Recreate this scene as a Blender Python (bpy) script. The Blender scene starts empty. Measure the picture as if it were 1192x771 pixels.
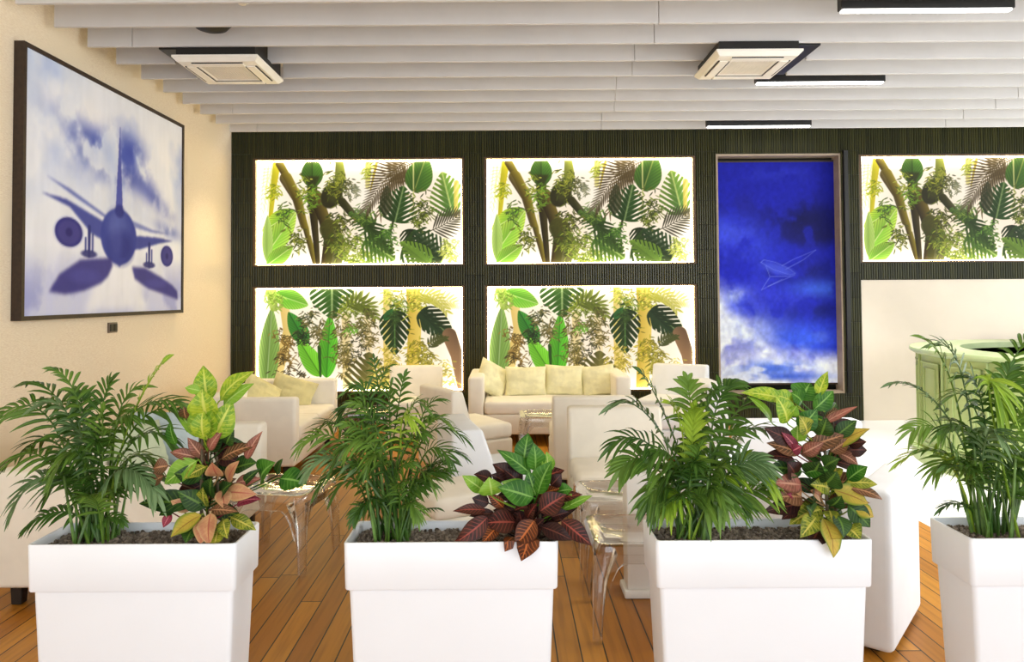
import bpy, bmesh, math, random
import numpy as np
from mathutils import Vector, Matrix, noise
SC = bpy.context.scene
COL = SC.collection
PI = math.pi
rnd = random.Random(7)

# ------------------------------------------------------------------ camera
F, CX, CY, PITCH, ROLL, CAMZ = 850.0, 588.0, 321.0, 0.028, 0.0065, 1.5
def at(px, py, Y):
    """the point of the room seen at photo pixel (px, py), at distance Y"""
    xr, yr = (px-CX)/F, -(py-CY)/F
    c, s = math.cos(ROLL), math.sin(ROLL)
    x, y = xr*c + yr*s, -xr*s + yr*c
    c, s = math.cos(PITCH), math.sin(PITCH)
    d = Vector((x, c-y*s, s+y*c))
    d *= Y/d.y
    return Vector((d.x, d.y, d.z+CAMZ))
cd = bpy.data.cameras.new('camera')
cam = bpy.data.objects.new('camera', cd); COL.objects.link(cam)
cd.sensor_width = 36.0; cd.lens = F/1192*36
cd.shift_x = (596-CX)/1192; cd.shift_y = -(385.5-CY)/1192
cam.matrix_world = Matrix.Translation((0, 0, CAMZ)) @ Matrix.Rotation(PI/2+PITCH, 4, 'X') @ Matrix.Rotation(-ROLL, 4, 'Z')
SC.camera = cam
SC.view_settings.view_transform = 'Standard'
SC.view_settings.look = 'None'
SC.view_settings.gamma = 1.0
SC.view_settings.exposure = 0.0
SC.view_settings.use_curve_mapping = False
SC.cycles.transparent_max_bounces = 40

# ------------------------------------------------------------------ materials
def srgb(r, g, b):
    def f(c):
        c /= 255.0
        return c/12.92 if c <= 0.04045 else ((c+0.055)/1.055)**2.4
    return (f(r), f(g), f(b), 1.0)
def newmat(name):
    m = bpy.data.materials.new(name); m.use_nodes = True
    nt = m.node_tree
    return m, nt, nt.nodes['Principled BSDF']
def N(nt, t, **kw):
    n = nt.nodes.new(t)
    for k, v in kw.items(): setattr(n, k, v)
    return n
def L(nt, a, b): nt.links.new(a, b)
def mathn(nt, op, a, b=None, c=None):
    n = N(nt, 'ShaderNodeMath', operation=op)
    for i, v in enumerate((a, b, c)):
        if v is None: continue
        if isinstance(v, (int, float)): n.inputs[i].default_value = v
        else: L(nt, v, n.inputs[i])
    return n.outputs[0]
def mixc(nt, fac, a, b, mode='MIX'):
    n = N(nt, 'ShaderNodeMix', data_type='RGBA', blend_type=mode)
    for i, v in ((0, fac), (6, a), (7, b)):
        if isinstance(v, (int, float)): n.inputs[i].default_value = v
        elif isinstance(v, tuple): n.inputs[i].default_value = v
        else: L(nt, v, n.inputs[i])
    return n.outputs[2]
def noisen(nt, scale, detail=3, rough=0.55, coord='Object'):
    tc = N(nt, 'ShaderNodeTexCoord')
    n = N(nt, 'ShaderNodeTexNoise')
    n.inputs['Scale'].default_value = scale; n.inputs['Detail'].default_value = detail
    n.inputs['Roughness'].default_value = rough
    L(nt, tc.outputs[coord], n.inputs['Vector'])
    return n.outputs['Fac'], tc
def smooth(nt, v, a, b):
    n = N(nt, 'ShaderNodeMapRange', interpolation_type='SMOOTHSTEP')
    n.inputs[1].default_value = a; n.inputs[2].default_value = b
    L(nt, v, n.inputs[0])
    return n.outputs[0]
def bumpn(nt, bs, h, strength, dist=0.01):
    b = N(nt, 'ShaderNodeBump'); b.inputs['Strength'].default_value = strength
    b.inputs['Distance'].default_value = dist
    L(nt, h, b.inputs['Height']); L(nt, b.outputs[0], bs.inputs['Normal'])
def plain(name, col, rough=0.5, var=0.06, vscale=6, bump=0.0, bscale=200, metal=0.0, spec=0.5, coat=0.0):
    m, nt, bs = newmat(name)
    f, _ = noisen(nt, vscale)
    c2 = tuple(max(0, c*(1-var*2)) for c in col[:3])+(1,)
    c1 = tuple(min(1, c*(1+var)) for c in col[:3])+(1,)
    L(nt, mixc(nt, smooth(nt, f, .35, .65), c2, c1), bs.inputs['Base Color'])
    bs.inputs['Roughness'].default_value = rough; bs.inputs['Metallic'].default_value = metal
    bs.inputs['Specular IOR Level'].default_value = spec
    bs.inputs['Coat Weight'].default_value = coat
    if bump:
        g, _ = noisen(nt, bscale, 2)
        bumpn(nt, bs, g, bump)
    return m
M = {}
M['planter'] = plain('white_lacquer', srgb(241, 244, 248), .28, .01, 2)
M['baffle'] = plain('grey_felt_board', srgb(216, 214, 214), .75, .015, 3, .06, 120)
M['baffle_seam'] = plain('board_joint', srgb(110, 110, 108), .9)
M['fabric'] = plain('white_upholstery', srgb(244, 238, 224), .8, .02, 5, .10, 320)
M['fabric_cool'] = plain('bright_white_upholstery', srgb(236, 239, 244), .75, .015, 5, .08, 320)
M['cushion_cream'] = plain('cream_cushion_cloth', srgb(240, 235, 192), .85, .06, 9, .15, 260)
M['cushion_khaki'] = plain('khaki_cushion_cloth', srgb(222, 212, 156), .85, .06, 9, .15, 260)
M['cushion_blue'] = plain('blue_grey_cushion_cloth', srgb(184, 199, 203), .85, .06, 9, .15, 260)
M['cushion_sage'] = plain('sage_cushion_cloth', srgb(190, 200, 170), .85, .06, 9, .15, 260)
M['black'] = plain('black_metal', srgb(22, 21, 20), .5, .1)
M['darkleg'] = plain('dark_leg', srgb(34, 28, 24), .5, .1)
M['darkwood'] = plain('dark_brown_frame', srgb(52, 36, 24), .5, .12, 30)
M['reveal'] = plain('taupe_reveal', srgb(166, 148, 128), .6, .05, 8)
M['reveal_dark'] = plain('bronze_reveal', srgb(92, 68, 40), .5, .08, 12)
M['acwhite'] = plain('air_conditioner_plastic', srgb(248, 244, 234), .45, .01)
M['acgrille'] = plain('air_conditioner_mesh', srgb(236, 230, 216), .6, .02)
M['socket'] = plain('switch_plate_bronze', srgb(112, 98, 84), .4, .05)
M['whiteplastic'] = plain('white_plastic', srgb(240, 238, 232), .4, .01)
M['bar'] = plain('sage_green_paint', srgb(172, 192, 126), .4, .03, 3)
M['barcap'] = plain('sage_counter_top', srgb(172, 190, 140), .3, .03, 8)
M['soil'] = None

# gravel
m, nt, bs = newmat('lava_gravel')
info = N(nt, 'ShaderNodeNewGeometry')
cr = N(nt, 'ShaderNodeValToRGB')
cr.color_ramp.elements[0].color = srgb(78, 68, 58); cr.color_ramp.elements[1].color = srgb(150, 136, 120)
L(nt, info.outputs['Random Per Island'], cr.inputs[0]); L(nt, cr.outputs[0], bs.inputs['Base Color'])
bs.inputs['Roughness'].default_value = .95
g, _ = noisen(nt, 180, 2); bumpn(nt, bs, g, .4, .003)
M['soil'] = m

# left wall: woven plaster
m, nt, bs = newmat('beige_woven_wallcovering')
tc = N(nt, 'ShaderNodeTexCoord')
mp = N(nt, 'ShaderNodeMapping'); mp.inputs['Scale'].default_value = (1, 40, 260); L(nt, tc.outputs['Object'], mp.inputs[0])
n1 = N(nt, 'ShaderNodeTexNoise'); n1.inputs['Scale'].default_value = 1.0; n1.inputs['Detail'].default_value = 3; L(nt, mp.outputs[0], n1.inputs[0])
n2 = N(nt, 'ShaderNodeTexNoise'); n2.inputs['Scale'].default_value = 2.2; L(nt, tc.outputs['Object'], n2.inputs[0])
c = mixc(nt, smooth(nt, n1.outputs[0], .35, .65), srgb(232, 213, 184), srgb(243, 227, 200))
c = mixc(nt, smooth(nt, n2.outputs[0], .4, .7), c, srgb(236, 220, 192))
L(nt, c, bs.inputs['Base Color']); bs.inputs['Roughness'].default_value = .8
bumpn(nt, bs, n1.outputs[0], .25, .004)
M['wall'] = m
M['wallbeige'] = plain('beige_plaster', srgb(226, 214, 198), .85, .015, 2, .1, 90)
M['ceiling'] = plain('ceiling_paint', srgb(200, 192, 176), .9, .02)

# kit-kat tiles
m, nt, bs = newmat('olive_black_glazed_tile')
gi = N(nt, 'ShaderNodeNewGeometry')
cr = N(nt, 'ShaderNodeValToRGB')
cr.color_ramp.elements[0].color = srgb(40, 42, 16); cr.color_ramp.elements[1].color = srgb(60, 60, 26)
L(nt, gi.outputs['Random Per Island'], cr.inputs[0])
L(nt, cr.outputs[0], bs.inputs['Base Color']); bs.inputs['Roughness'].default_value = .3; bs.inputs['Specular IOR Level'].default_value = .28
M['tile'] = m
M['grout'] = plain('dark_grout', srgb(30, 30, 20), .9)

# plank floor, boards run front to back
m, nt, bs = newmat('oiled_wood_boards')
tc = N(nt, 'ShaderNodeTexCoord')
sx = N(nt, 'ShaderNodeSeparateXYZ'); L(nt, tc.outputs['Object'], sx.inputs[0])
PW = .102
xs = mathn(nt, 'DIVIDE', sx.outputs[0], PW)
idx = mathn(nt, 'FLOOR', xs); fr = mathn(nt, 'FRACT', xs)
wn = N(nt, 'ShaderNodeTexWhiteNoise', noise_dimensions='1D'); L(nt, idx, wn.inputs['W'])
off = mathn(nt, 'MULTIPLY', wn.outputs[0], 3.0)
ys = mathn(nt, 'DIVIDE', mathn(nt, 'ADD', sx.outputs[1], off), 2.2)
idy = mathn(nt, 'FLOOR', ys); fy = mathn(nt, 'FRACT', ys)
cmb = N(nt, 'ShaderNodeCombineXYZ'); L(nt, idx, cmb.inputs[0]); L(nt, idy, cmb.inputs[1])
wn2 = N(nt, 'ShaderNodeTexWhiteNoise', noise_dimensions='3D'); L(nt, cmb.outputs[0], wn2.inputs['Vector'])
gx = N(nt, 'ShaderNodeCombineXYZ')
L(nt, mathn(nt, 'MULTIPLY', sx.outputs[0], 38), gx.inputs[0]); L(nt, mathn(nt, 'MULTIPLY', mathn(nt, 'ADD', sx.outputs[1], off), 2.0), gx.inputs[1]); L(nt, mathn(nt, 'MULTIPLY', wn2.outputs[0], 40), gx.inputs[2])
gn = N(nt, 'ShaderNodeTexNoise'); gn.inputs['Scale'].default_value = 1; gn.inputs['Detail'].default_value = 5; L(nt, gx.outputs[0], gn.inputs[0])
wood = mixc(nt, wn2.outputs[0], srgb(162, 102, 28), srgb(198, 136, 42))
wood = mixc(nt, mathn(nt, 'MULTIPLY', smooth(nt, gn.outputs[0], .42, .72), .4), wood, srgb(112, 64, 16))
gap = mathn(nt, 'MAXIMUM', mathn(nt, 'LESS_THAN', fr, .06), mathn(nt, 'LESS_THAN', fy, .003))
L(nt, mixc(nt, gap, wood, srgb(26, 15, 7)), bs.inputs['Base Color'])
bs.inputs['Roughness'].default_value = .42
bumpn(nt, bs, mathn(nt, 'SUBTRACT', gn.outputs[0], mathn(nt, 'MULTIPLY', gap, 4)), .25, .004)
M['floor'] = m
M['floorwhite'] = plain('white_poured_floor', srgb(246, 246, 246), .25, .01, 2)

# clear acrylic: thin clear plastic, fresnel reflection over a slightly tinted pass-through
m, nt, bs = newmat('clear_acrylic')
nt.nodes.remove(bs)
out = nt.nodes['Material Output']
tr = N(nt, 'ShaderNodeBsdfTransparent'); tr.inputs[0].default_value = (.94, .93, .915, 1)
gl = N(nt, 'ShaderNodeBsdfGlossy'); gl.inputs['Roughness'].default_value = .09; gl.inputs[0].default_value = (1, 1, 1, 1)
lw_ = N(nt, 'ShaderNodeLayerWeight'); lw_.inputs[0].default_value = .5
fz = N(nt, 'ShaderNodeFresnel'); fz.inputs[0].default_value = 1.5
gnf, _ = noisen(nt, 14, 1)
bp = N(nt, 'ShaderNodeBump'); bp.inputs['Strength'].default_value = .15; bp.inputs['Distance'].default_value = .02
L(nt, gnf, bp.inputs['Height']); L(nt, bp.outputs[0], gl.inputs['Normal'])
mx = N(nt, 'ShaderNodeMixShader')
L(nt, mathn(nt, 'MINIMUM', mathn(nt, 'ADD', mathn(nt, 'MULTIPLY', fz.outputs[0], 1.3), mathn(nt, 'ADD', .05, mathn(nt, 'MULTIPLY', mathn(nt, 'POWER', lw_.outputs[1], 3.0), .35))), 1.0), mx.inputs[0]); L(nt, tr.outputs[0], mx.inputs[1]); L(nt, gl.outputs[0], mx.inputs[2])
L(nt, mx.outputs[0], out.inputs[0])
M['acrylic'] = m

def emit(name, col, strength):
    m, nt, bs = newmat(name)
    f, _ = noisen(nt, 3)
    L(nt, mixc(nt, mathn(nt, 'MULTIPLY', f, .1), col, tuple(c*.95 for c in col)), bs.inputs['Emission Color'])
    bs.inputs['Emission Strength'].default_value = strength
    bs.inputs['Base Color'].default_value = (.8, .8, .8, 1)
    return m
M['lamp'] = emit('lamp_diffuser', (1, .97, .92, 1), 9.0)
M['led'] = emit('warm_led_strip', (1, .72, .30, 1), 42.0)

def paintmat(name, rough=.6, bump=.15):
    m, nt, bs = newmat(name)
    a = N(nt, 'ShaderNodeVertexColor'); a.layer_name = 'paint'
    f, _ = noisen(nt, 60, 3)
    c = mixc(nt, .06, a.outputs[0], f, 'SOFT_LIGHT')
    L(nt, c, bs.inputs['Base Color']); bs.inputs['Roughness'].default_value = rough; bs.inputs['Specular IOR Level'].default_value = .15
    bumpn(nt, bs, f, bump, .004)
    return m
M['canvas'] = paintmat('oil_on_canvas')
# back-lit print: the film's own colours, led strips along its four edges
m, nt, bs = newmat('backlit_film')
a = N(nt, 'ShaderNodeVertexColor'); a.layer_name = 'paint'
uv = N(nt, 'ShaderNodeUVMap'); uv.uv_map = 'UVMap'
su = N(nt, 'ShaderNodeSeparateXYZ'); L(nt, uv.outputs[0], su.inputs[0])
def edge(v, k):
    d = mathn(nt, 'MINIMUM', v, mathn(nt, 'SUBTRACT', 1.0, v))
    return mathn(nt, 'POWER', 2.718, mathn(nt, 'MULTIPLY', d, -k))
e = mathn(nt, 'ADD', edge(su.outputs[0], 34), edge(su.outputs[1], 17))
f, _ = noisen(nt, 1.3, 1)
stn = mathn(nt, 'ADD', mathn(nt, 'MULTIPLY', e, 2.2), mathn(nt, 'ADD', mathn(nt, 'MULTIPLY', f, .2), .92))
L(nt, a.outputs[0], bs.inputs['Emission Color']); L(nt, stn, bs.inputs['Emission Strength'])
bs.inputs['Base Color'].default_value = (.02, .02, .02, 1); bs.inputs['Roughness'].default_value = .6; bs.inputs['Specular IOR Level'].default_value = .05
M['print'] = m

# ------------------------------------------------------------------ objects
def tag(o, label=None, cat=None, group=None, kind=None):
    if label: o['label'] = label
    if cat: o['category'] = cat
    if group: o['group'] = group
    if kind: o['kind'] = kind
    return o
def thing(name, label, cat, loc=(0, 0, 0), rz=0.0, group=None):
    o = bpy.data.objects.new(name, None); COL.objects.link(o)
    o.empty_display_size = .1
    o.location = loc; o.rotation_euler = (0, 0, rz)
    return tag(o, label, cat, group)
def obj(name, bm, mats, parent=None, smooth_=True, loc=None):
    me = bpy.data.meshes.new(name)
    if smooth_:
        for f in bm.faces: f.smooth = True
    bm.normal_update(); bm.to_mesh(me); bm.free()
    for mm in (mats if isinstance(mats, (list, tuple)) else [mats]): me.materials.append(mm)
    if smooth_:
        me.set_sharp_from_angle(angle=math.radians(38))
    o = bpy.data.objects.new(name, me); COL.objects.link(o)
    if parent: o.parent = parent
    if loc is not None: o.location = loc
    return o
def dup(root, loc=None, rz=None, label=None):
    r = root.copy(); COL.objects.link(r)
    if loc is not None: r.location = loc
    if rz is not None: r.rotation_euler = (0, 0, rz)
    if label: r['label'] = label
    for ch in list(root.children):
        c = ch.copy(); COL.objects.link(c); c.parent = r
        for g in list(ch.children):
            d = g.copy(); COL.objects.link(d); d.parent = c
    return r
def box(bm, c, s, bev=0.0, seg=2, rot=None, mi=0, taper=None):
    """rounded box centred c, size s; taper=(tx,ty) scales the top face"""
    r = bmesh.ops.create_cube(bm, size=1.0)
    vs = r['verts']
    for v in vs:
        k = (taper if taper and v.co.z > 0 else (1, 1))
        v.co = Vector((v.co.x*s[0]*k[0], v.co.y*s[1]*k[1], v.co.z*s[2]))
    fs = set(f for v in vs for f in v.link_faces)
    if bev > 0:
        es = list(set(e for v in vs for e in v.link_edges))
        rr = bmesh.ops.bevel(bm, geom=es, offset=bev, segments=seg, profile=.5, affect='EDGES')
        fs = set(rr['faces']) | set(f for f in fs if f.is_valid)
        vs = list(set(v for f in fs for v in f.verts))
        fs = set(f for v in vs for f in v.link_faces)
    mat = Matrix.Translation(c)
    if rot is not None: mat = mat @ (rot.to_4x4() if hasattr(rot, 'to_4x4') else rot)
    bmesh.ops.transform(bm, matrix=mat, verts=vs)
    for f in fs: f.material_index = mi
    return vs
def prism(bm, pts, axis, a, b, bev=0.0, seg=2, mi=0):
    """polygon (2d pts) extruded from a to b along axis 'x','y' or 'z'"""
    def mk(p, t):
        return {'x': Vector((t, p[0], p[1])), 'y': Vector((p[0], t, p[1])), 'z': Vector((p[0], p[1], t))}[axis]
    v0 = [bm.verts.new(mk(p, a)) for p in pts]; v1 = [bm.verts.new(mk(p, b)) for p in pts]
    n = len(pts); fs = []
    fs.append(bm.faces.new(v0)); fs.append(bm.faces.new(list(reversed(v1))))
    for i in range(n):
        fs.append(bm.faces.new((v0[(i+1) % n], v0[i], v1[i], v1[(i+1) % n])))
    bmesh.ops.recalc_face_normals(bm, faces=fs)
    if bev > 0:
        es = list(set(e for f in fs for e in f.edges))
        bmesh.ops.bevel(bm, geom=es, offset=bev, segments=seg, profile=.5, affect='EDGES')
    for f in bm.faces: f.material_index = mi if f.material_index == 0 else f.material_index
def tube(bm, pts, r0, r1=None, n=6, mi=0):
    r1 = r0 if r1 is None else r1
    pts = [Vector(p) for p in pts]; rings = []
    for i, p in enumerate(pts):
        t = (pts[min(i+1, len(pts)-1)]-pts[max(i-1, 0)]).normalized()
        u = t.cross(Vector((0, 0, 1)))
        if u.length < .05: u = t.cross(Vector((1, 0, 0)))
        u.normalize(); w = t.cross(u)
        r = r0+(r1-r0)*i/max(1, len(pts)-1)
        rings.append([bm.verts.new(p+(u*math.cos(2*PI*k/n)+w*math.sin(2*PI*k/n))*r) for k in range(n)])
    for a, b in zip(rings, rings[1:]):
        for k in range(n):
            f = bm.faces.new((a[k], a[(k+1) % n], b[(k+1) % n], b[k])); f.material_index = mi; f.smooth = True
    bm.faces.new(list(reversed(rings[0]))).material_index = mi; bm.faces.new(rings[-1]).material_index = mi
def lathe(bm, prof, n=48, c=(0, 0, 0), mi=0):
    rings = []
    for r, z in prof:
        rings.append([bm.verts.new((c[0]+r*math.cos(2*PI*k/n), c[1]+r*math.sin(2*PI*k/n), c[2]+z)) for k in range(n)])
    for a, b in zip(rings, rings[1:]):
        for k in range(n):
            bm.faces.new((a[k], a[(k+1) % n], b[(k+1) % n], b[k])).material_index = mi
    if prof[0][0] > 1e-4: bm.faces.new(list(reversed(rings[0]))).material_index = mi
    if prof[-1][0] > 1e-4: bm.faces.new(rings[-1]).material_index = mi
def paint_grid(name, img, w, h, mat, parent=None):
    """flat sheet w x h in local XZ facing -Y carrying the colours of img (rows top to bottom, srgb 0..1)"""
    H, W = img.shape[:2]
    me = bpy.data.meshes.new(name)
    xs = np.linspace(0, w, W); zs = np.linspace(h, 0, H)
    co = np.zeros((H, W, 3), np.float32)
    co[..., 0] = xs[None, :]; co[..., 2] = zs[:, None]
    ii = np.arange(H*W, dtype=np.int32).reshape(H, W)
    q = np.stack([ii[1:, :-1], ii[1:, 1:], ii[:-1, 1:], ii[:-1, :-1]], -1).reshape(-1, 4)
    nf = len(q)
    me.vertices.add(H*W); me.vertices.foreach_set('co', co.ravel())
    me.loops.add(nf*4); me.loops.foreach_set('vertex_index', q.ravel())
    me.polygons.add(nf); me.polygons.foreach_set('loop_start', np.arange(0, nf*4, 4, dtype=np.int32))
    me.update(calc_edges=True)
    lin = np.where(img <= .04045, img/12.92, ((np.clip(img, 0, 1)+.055)/1.055)**2.4)
    a = me.color_attributes.new('paint', 'FLOAT_COLOR', 'POINT')
    c4 = np.ones((H*W, 4), np.float32); c4[:, :3] = lin.reshape(-1, 3)
    a.data.foreach_set('color', c4.ravel())
    uvl = me.uv_layers.new(name='UVMap')
    uv = np.zeros((H*W, 2), np.float32); uv[:, 0] = (co[..., 0]/w).ravel(); uv[:, 1] = (co[..., 2]/h).ravel()
    uvl.data.foreach_set('uv', uv[q.ravel()].ravel())
    me.materials.append(mat)
    o = bpy.data.objects.new(name, me); COL.objects.link(o)
    if parent: o.parent = parent
    return o
# ------------------------------------------------------------------ a small raster painter for the prints and paintings
def vnoise(H, W, sx, sy, seed, octaves=4):
    rg = np.random.RandomState(seed); out = np.zeros((H, W)); amp = 1.0; tot = 0
    for o in range(octaves):
        gx, gy = int(sx*2**o)+2, int(sy*2**o)+2
        g = rg.rand(gy+1, gx+1)
        y = np.linspace(0, gy-1e-3, H); x = np.linspace(0, gx-1e-3, W)
        yi = y.astype(int); xi = x.astype(int)
        fy = (y-yi); fx = (x-xi); fy = (fy*fy*(3-2*fy))[:, None]; fx = (fx*fx*(3-2*fx))[None, :]
        a = g[yi][:, xi]; b = g[yi][:, xi+1]; c = g[yi+1][:, xi]; d = g[yi+1][:, xi+1]
        out += amp*((a*(1-fx)+b*fx)*(1-fy)+(c*(1-fx)+d*fx)*fy); tot += amp; amp *= .5
    return out/tot
class Paint:
    def __init__(s, W, H, ext, bg, ss=2):
        s.W, s.H, s.ss = W, H, ss
        s.x0, s.y0, s.x1, s.y1 = ext
        s.w, s.h = W*ss, H*ss
        s.img = np.ones((s.h, s.w, 3))*np.array(bg)/255.0
        s.X = np.linspace(s.x0, s.x1, s.w)[None, :]; s.Y = np.linspace(s.y0, s.y1, s.h)[:, None]
    def win(s, xa, ya, xb, yb):
        kx = s.w/(s.x1-s.x0); ky = s.h/(s.y1-s.y0)
        i0 = max(0, int((ya-s.y0)*ky)-1); i1 = min(s.h, int((yb-s.y0)*ky)+3)
        j0 = max(0, int((xa-s.x0)*kx)-1); j1 = min(s.w, int((xb-s.x0)*kx)+3)
        return (slice(i0, max(i0, i1)), slice(j0, max(j0, j1)))
    def put(s, sl, mask, col):
        if mask.size == 0: return
        m = np.clip(mask, 0, 1)[..., None]
        c = np.asarray(col)/255.0
        s.img[sl] = s.img[sl]*(1-m)+c*m
    def leaf(s, b, t, w, c0, c1=None, vein=None, alpha=1.0, slits=0, vk=.9, nv=9, blunt=.85, fade=None):
        b = np.array(b, float); t = np.array(t, float); d = t-b; Ln = np.hypot(*d); d /= Ln
        p = np.array([-d[1], d[0]])
        if slits: w *= 1.15; blunt = .62; nv = min(nv, 7)
        cx = np.stack([b, t]); mg = w*.6+4
        sl = s.win(cx[:, 0].min()-mg, cx[:, 1].min()-mg, cx[:, 0].max()+mg, cx[:, 1].max()+mg)
        X = s.X[:, sl[1]]; Y = s.Y[sl[0]]
        if X.size == 0 or Y.size == 0: return
        u = ((X-b[0])*d[0]+(Y-b[1])*d[1])/Ln; v = ((X-b[0])*p[0]+(Y-b[1])*p[1])
        uc = np.clip(u, 1e-4, 1-1e-4)
        prof = np.sin(PI*uc**blunt)**.75
        hw = w*.5*prof+1e-6
        av = np.abs(v)/hw
        soft = 1.2/np.maximum(hw, 1)
        m = np.clip((1-av)/soft+.5, 0, 1)*((u > 0) & (u < 1))
        ph = (u*1.0-np.abs(v)/w*vk)*nv
        fr = ph-np.floor(ph)
        if slits:
            lim = slits*1.25*np.clip((av-.24)/.3, 0, 1)
            m = m*np.where((u > .10) & (u < .92), np.clip((np.abs(fr-.5)-lim*.5)*14+.5, 0, 1), 1)
        c0 = np.array(c0, float); c1 = np.array(c0 if c1 is None else c1, float)
        k = (np.clip(av, 0, 1)*.5+np.clip(u, 0, 1)*.5)[..., None]
        col = c0*(1-k)+c1*k
        col = col*(1-.16*np.cos(2*PI*ph)[..., None]*np.clip(av, 0, 1)[..., None])
        side = np.where(v > 0, 1.06, .92)[..., None]
        col = col*side
        if vein is not None:
            mv = np.clip(1-np.abs(v)/(w*.03+.8), 0, 1)[..., None]
            col = col*(1-mv)+np.array(vein, float)*mv
        s.put(sl, m*alpha, np.clip(col, 0, 255))
    def stroke(s, pts, w0, w1, c0, c1=None, alpha=1.0, soft=1.5, round_=True):
        pts = [np.array(p, float) for p in pts]; c0 = np.array(c0, float); c1 = c0 if c1 is None else np.array(c1, float)
        mg = max(w0, w1)+soft*2
        P = np.array(pts)
        sl = s.win(P[:, 0].min()-mg, P[:, 1].min()-mg, P[:, 0].max()+mg, P[:, 1].max()+mg)
        X = s.X[:, sl[1]]; Y = s.Y[sl[0]]
        if X.size == 0 or Y.size == 0: return
        best = np.full((Y.shape[0], X.shape[1]), -1e9); tt = np.zeros_like(best); sg = np.zeros_like(best)
        n = len(pts)-1
        for i in range(n):
            a, b = pts[i], pts[i+1]; d = b-a; L2 = d@d+1e-9
            k = np.clip(((X-a[0])*d[0]+(Y-a[1])*d[1])/L2, 0, 1)
            ox = X-(a[0]+k*d[0]); oy = Y-(a[1]+k*d[1])
            dist = np.hypot(ox, oy); g = (i+k)/n
            val = (w0+(w1-w0)*g)*.5-dist
            q = val > best
            best = np.where(q, val, best); tt = np.where(q, g, tt)
            sg = np.where(q, (ox*-d[1]+oy*d[0])/np.sqrt(L2), sg)
        m = np.clip(best/soft+.5, 0, 1)
        hw = (w0+(w1-w0)*tt)*.5+1e-6
        k = np.clip(.5+.5*sg/hw, 0, 1)[..., None]
        s.put(sl, m*alpha, c0*(1-k)+c1*k)
    def blob(s, c, rx, ry, col, alpha=1.0, soft=.5, rot=0.0):
        R = max(rx, ry)*(1+soft)
        sl = s.win(c[0]-R, c[1]-R, c[0]+R, c[1]+R)
        X = s.X[:, sl[1]]-c[0]; Y = s.Y[sl[0]]-c[1]
        if X.size == 0 or Y.size == 0: return
        a = X*math.cos(rot)+Y*math.sin(rot); b = -X*math.sin(rot)+Y*math.cos(rot)
        r = np.sqrt((a/rx)**2+(b/ry)**2)
        s.put(sl, np.clip((1+soft*.5-r)/soft, 0, 1)*alpha, col)
    def poly(s, pts, col, alpha=1.0, soft=0):
        P = np.array(pts, float)
        mg = 2+soft*3
        sl = s.win(P[:, 0].min()-mg, P[:, 1].min()-mg, P[:, 0].max()+mg, P[:, 1].max()+mg)
        X = s.X[:, sl[1]]; Y = s.Y[sl[0]]
        if X.size == 0 or Y.size == 0: return
        ins = np.zeros((Y.shape[0], X.shape[1]), bool); n = len(P)
        for i in range(n):
            (xa, ya), (xb, yb) = P[i], P[(i+1) % n]
            if ya == yb: continue
            ins ^= ((ya > Y) != (yb > Y)) & (X < (xb-xa)*(Y-ya)/(yb-ya)+xa)
        m = ins.astype(float)
        if soft:
            kx = max(1, int(soft*s.w/(s.x1-s.x0)))
            for _ in range(2):
                for ax in (0, 1):
                    pad = [(0, 0), (0, 0)]; pad[ax] = (kx, kx)
                    cs = np.cumsum(np.pad(m, pad, 'edge'), axis=ax)
                    a = np.take(cs, range(2*kx, cs.shape[ax]), axis=ax); b = np.take(cs, range(0, cs.shape[ax]-2*kx), axis=ax)
                    m = (a-b)/(2*kx)
        s.put(sl, m*alpha, col)
    def sprig(s, c, r, n, cols, seed, down=.45, lw=.16, spread=PI):
        q = random.Random(seed)
        twigs = [(c[0]+q.gauss(0, .33)*r*.8, c[1]+q.gauss(0, .42)*r*.8) for _ in range(max(4, n//2))]
        for i in range(int(n*2.2)):
            tw = twigs[i % len(twigs)]
            o = (tw[0]+q.gauss(0, 8), tw[1]+q.gauss(0, 12))
            a = PI/2+q.uniform(-spread, spread)*.8; ln = q.uniform(18, 40)
            t = (o[0]+math.cos(a)*ln, o[1]+math.sin(a)*ln*(1-abs(down))+ln*down)
            k = q.uniform(.8, 1.2); cc = [min(255, v*k) for v in cols[(i//3) % len(cols)]]
            s.leaf(o, t, q.uniform(4.5, 8), cc, alpha=.92)
    def frond(s, b, m, t, n, ln, col, lw=7, ang=(1.1, .5), alpha=.95):
        B, Mm, T = (np.array(z, float) for z in (b, m, t))
        C = lambda k: B*(1-k)**2+2*Mm*k*(1-k)+T*k*k
        s.stroke([C(k/8) for k in range(9)], 5, 2, col, alpha=alpha)
        for i in range(n):
            k = .05+.95*i/(n-1); p = C(k); d = C(min(1, k+.02))-C(max(0, k-.02)); d /= np.hypot(*d)
            a = ang[0]+(ang[1]-ang[0])*k
            l = ln*(.55+.45*math.sin(PI*min(1, k+.25)))
            for sg in (1, -1):
                e = np.array([d[0]*math.cos(a)-sg*d[1]*math.sin(a), sg*d[0]*math.sin(a)+d[1]*math.cos(a)])
                s.leaf(p, p+e*l, lw, col, alpha=alpha)
    def out(s):
        h = s.img.reshape(s.H, s.ss, s.W, s.ss, 3).mean((1, 3))
        return h
DG, MG, LG, YG = (34, 62, 30), (52, 96, 36), (110, 168, 44), (176, 188, 56)
BR, OL, YL = (58, 44, 18), (92, 92, 30), (214, 190, 88)
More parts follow.
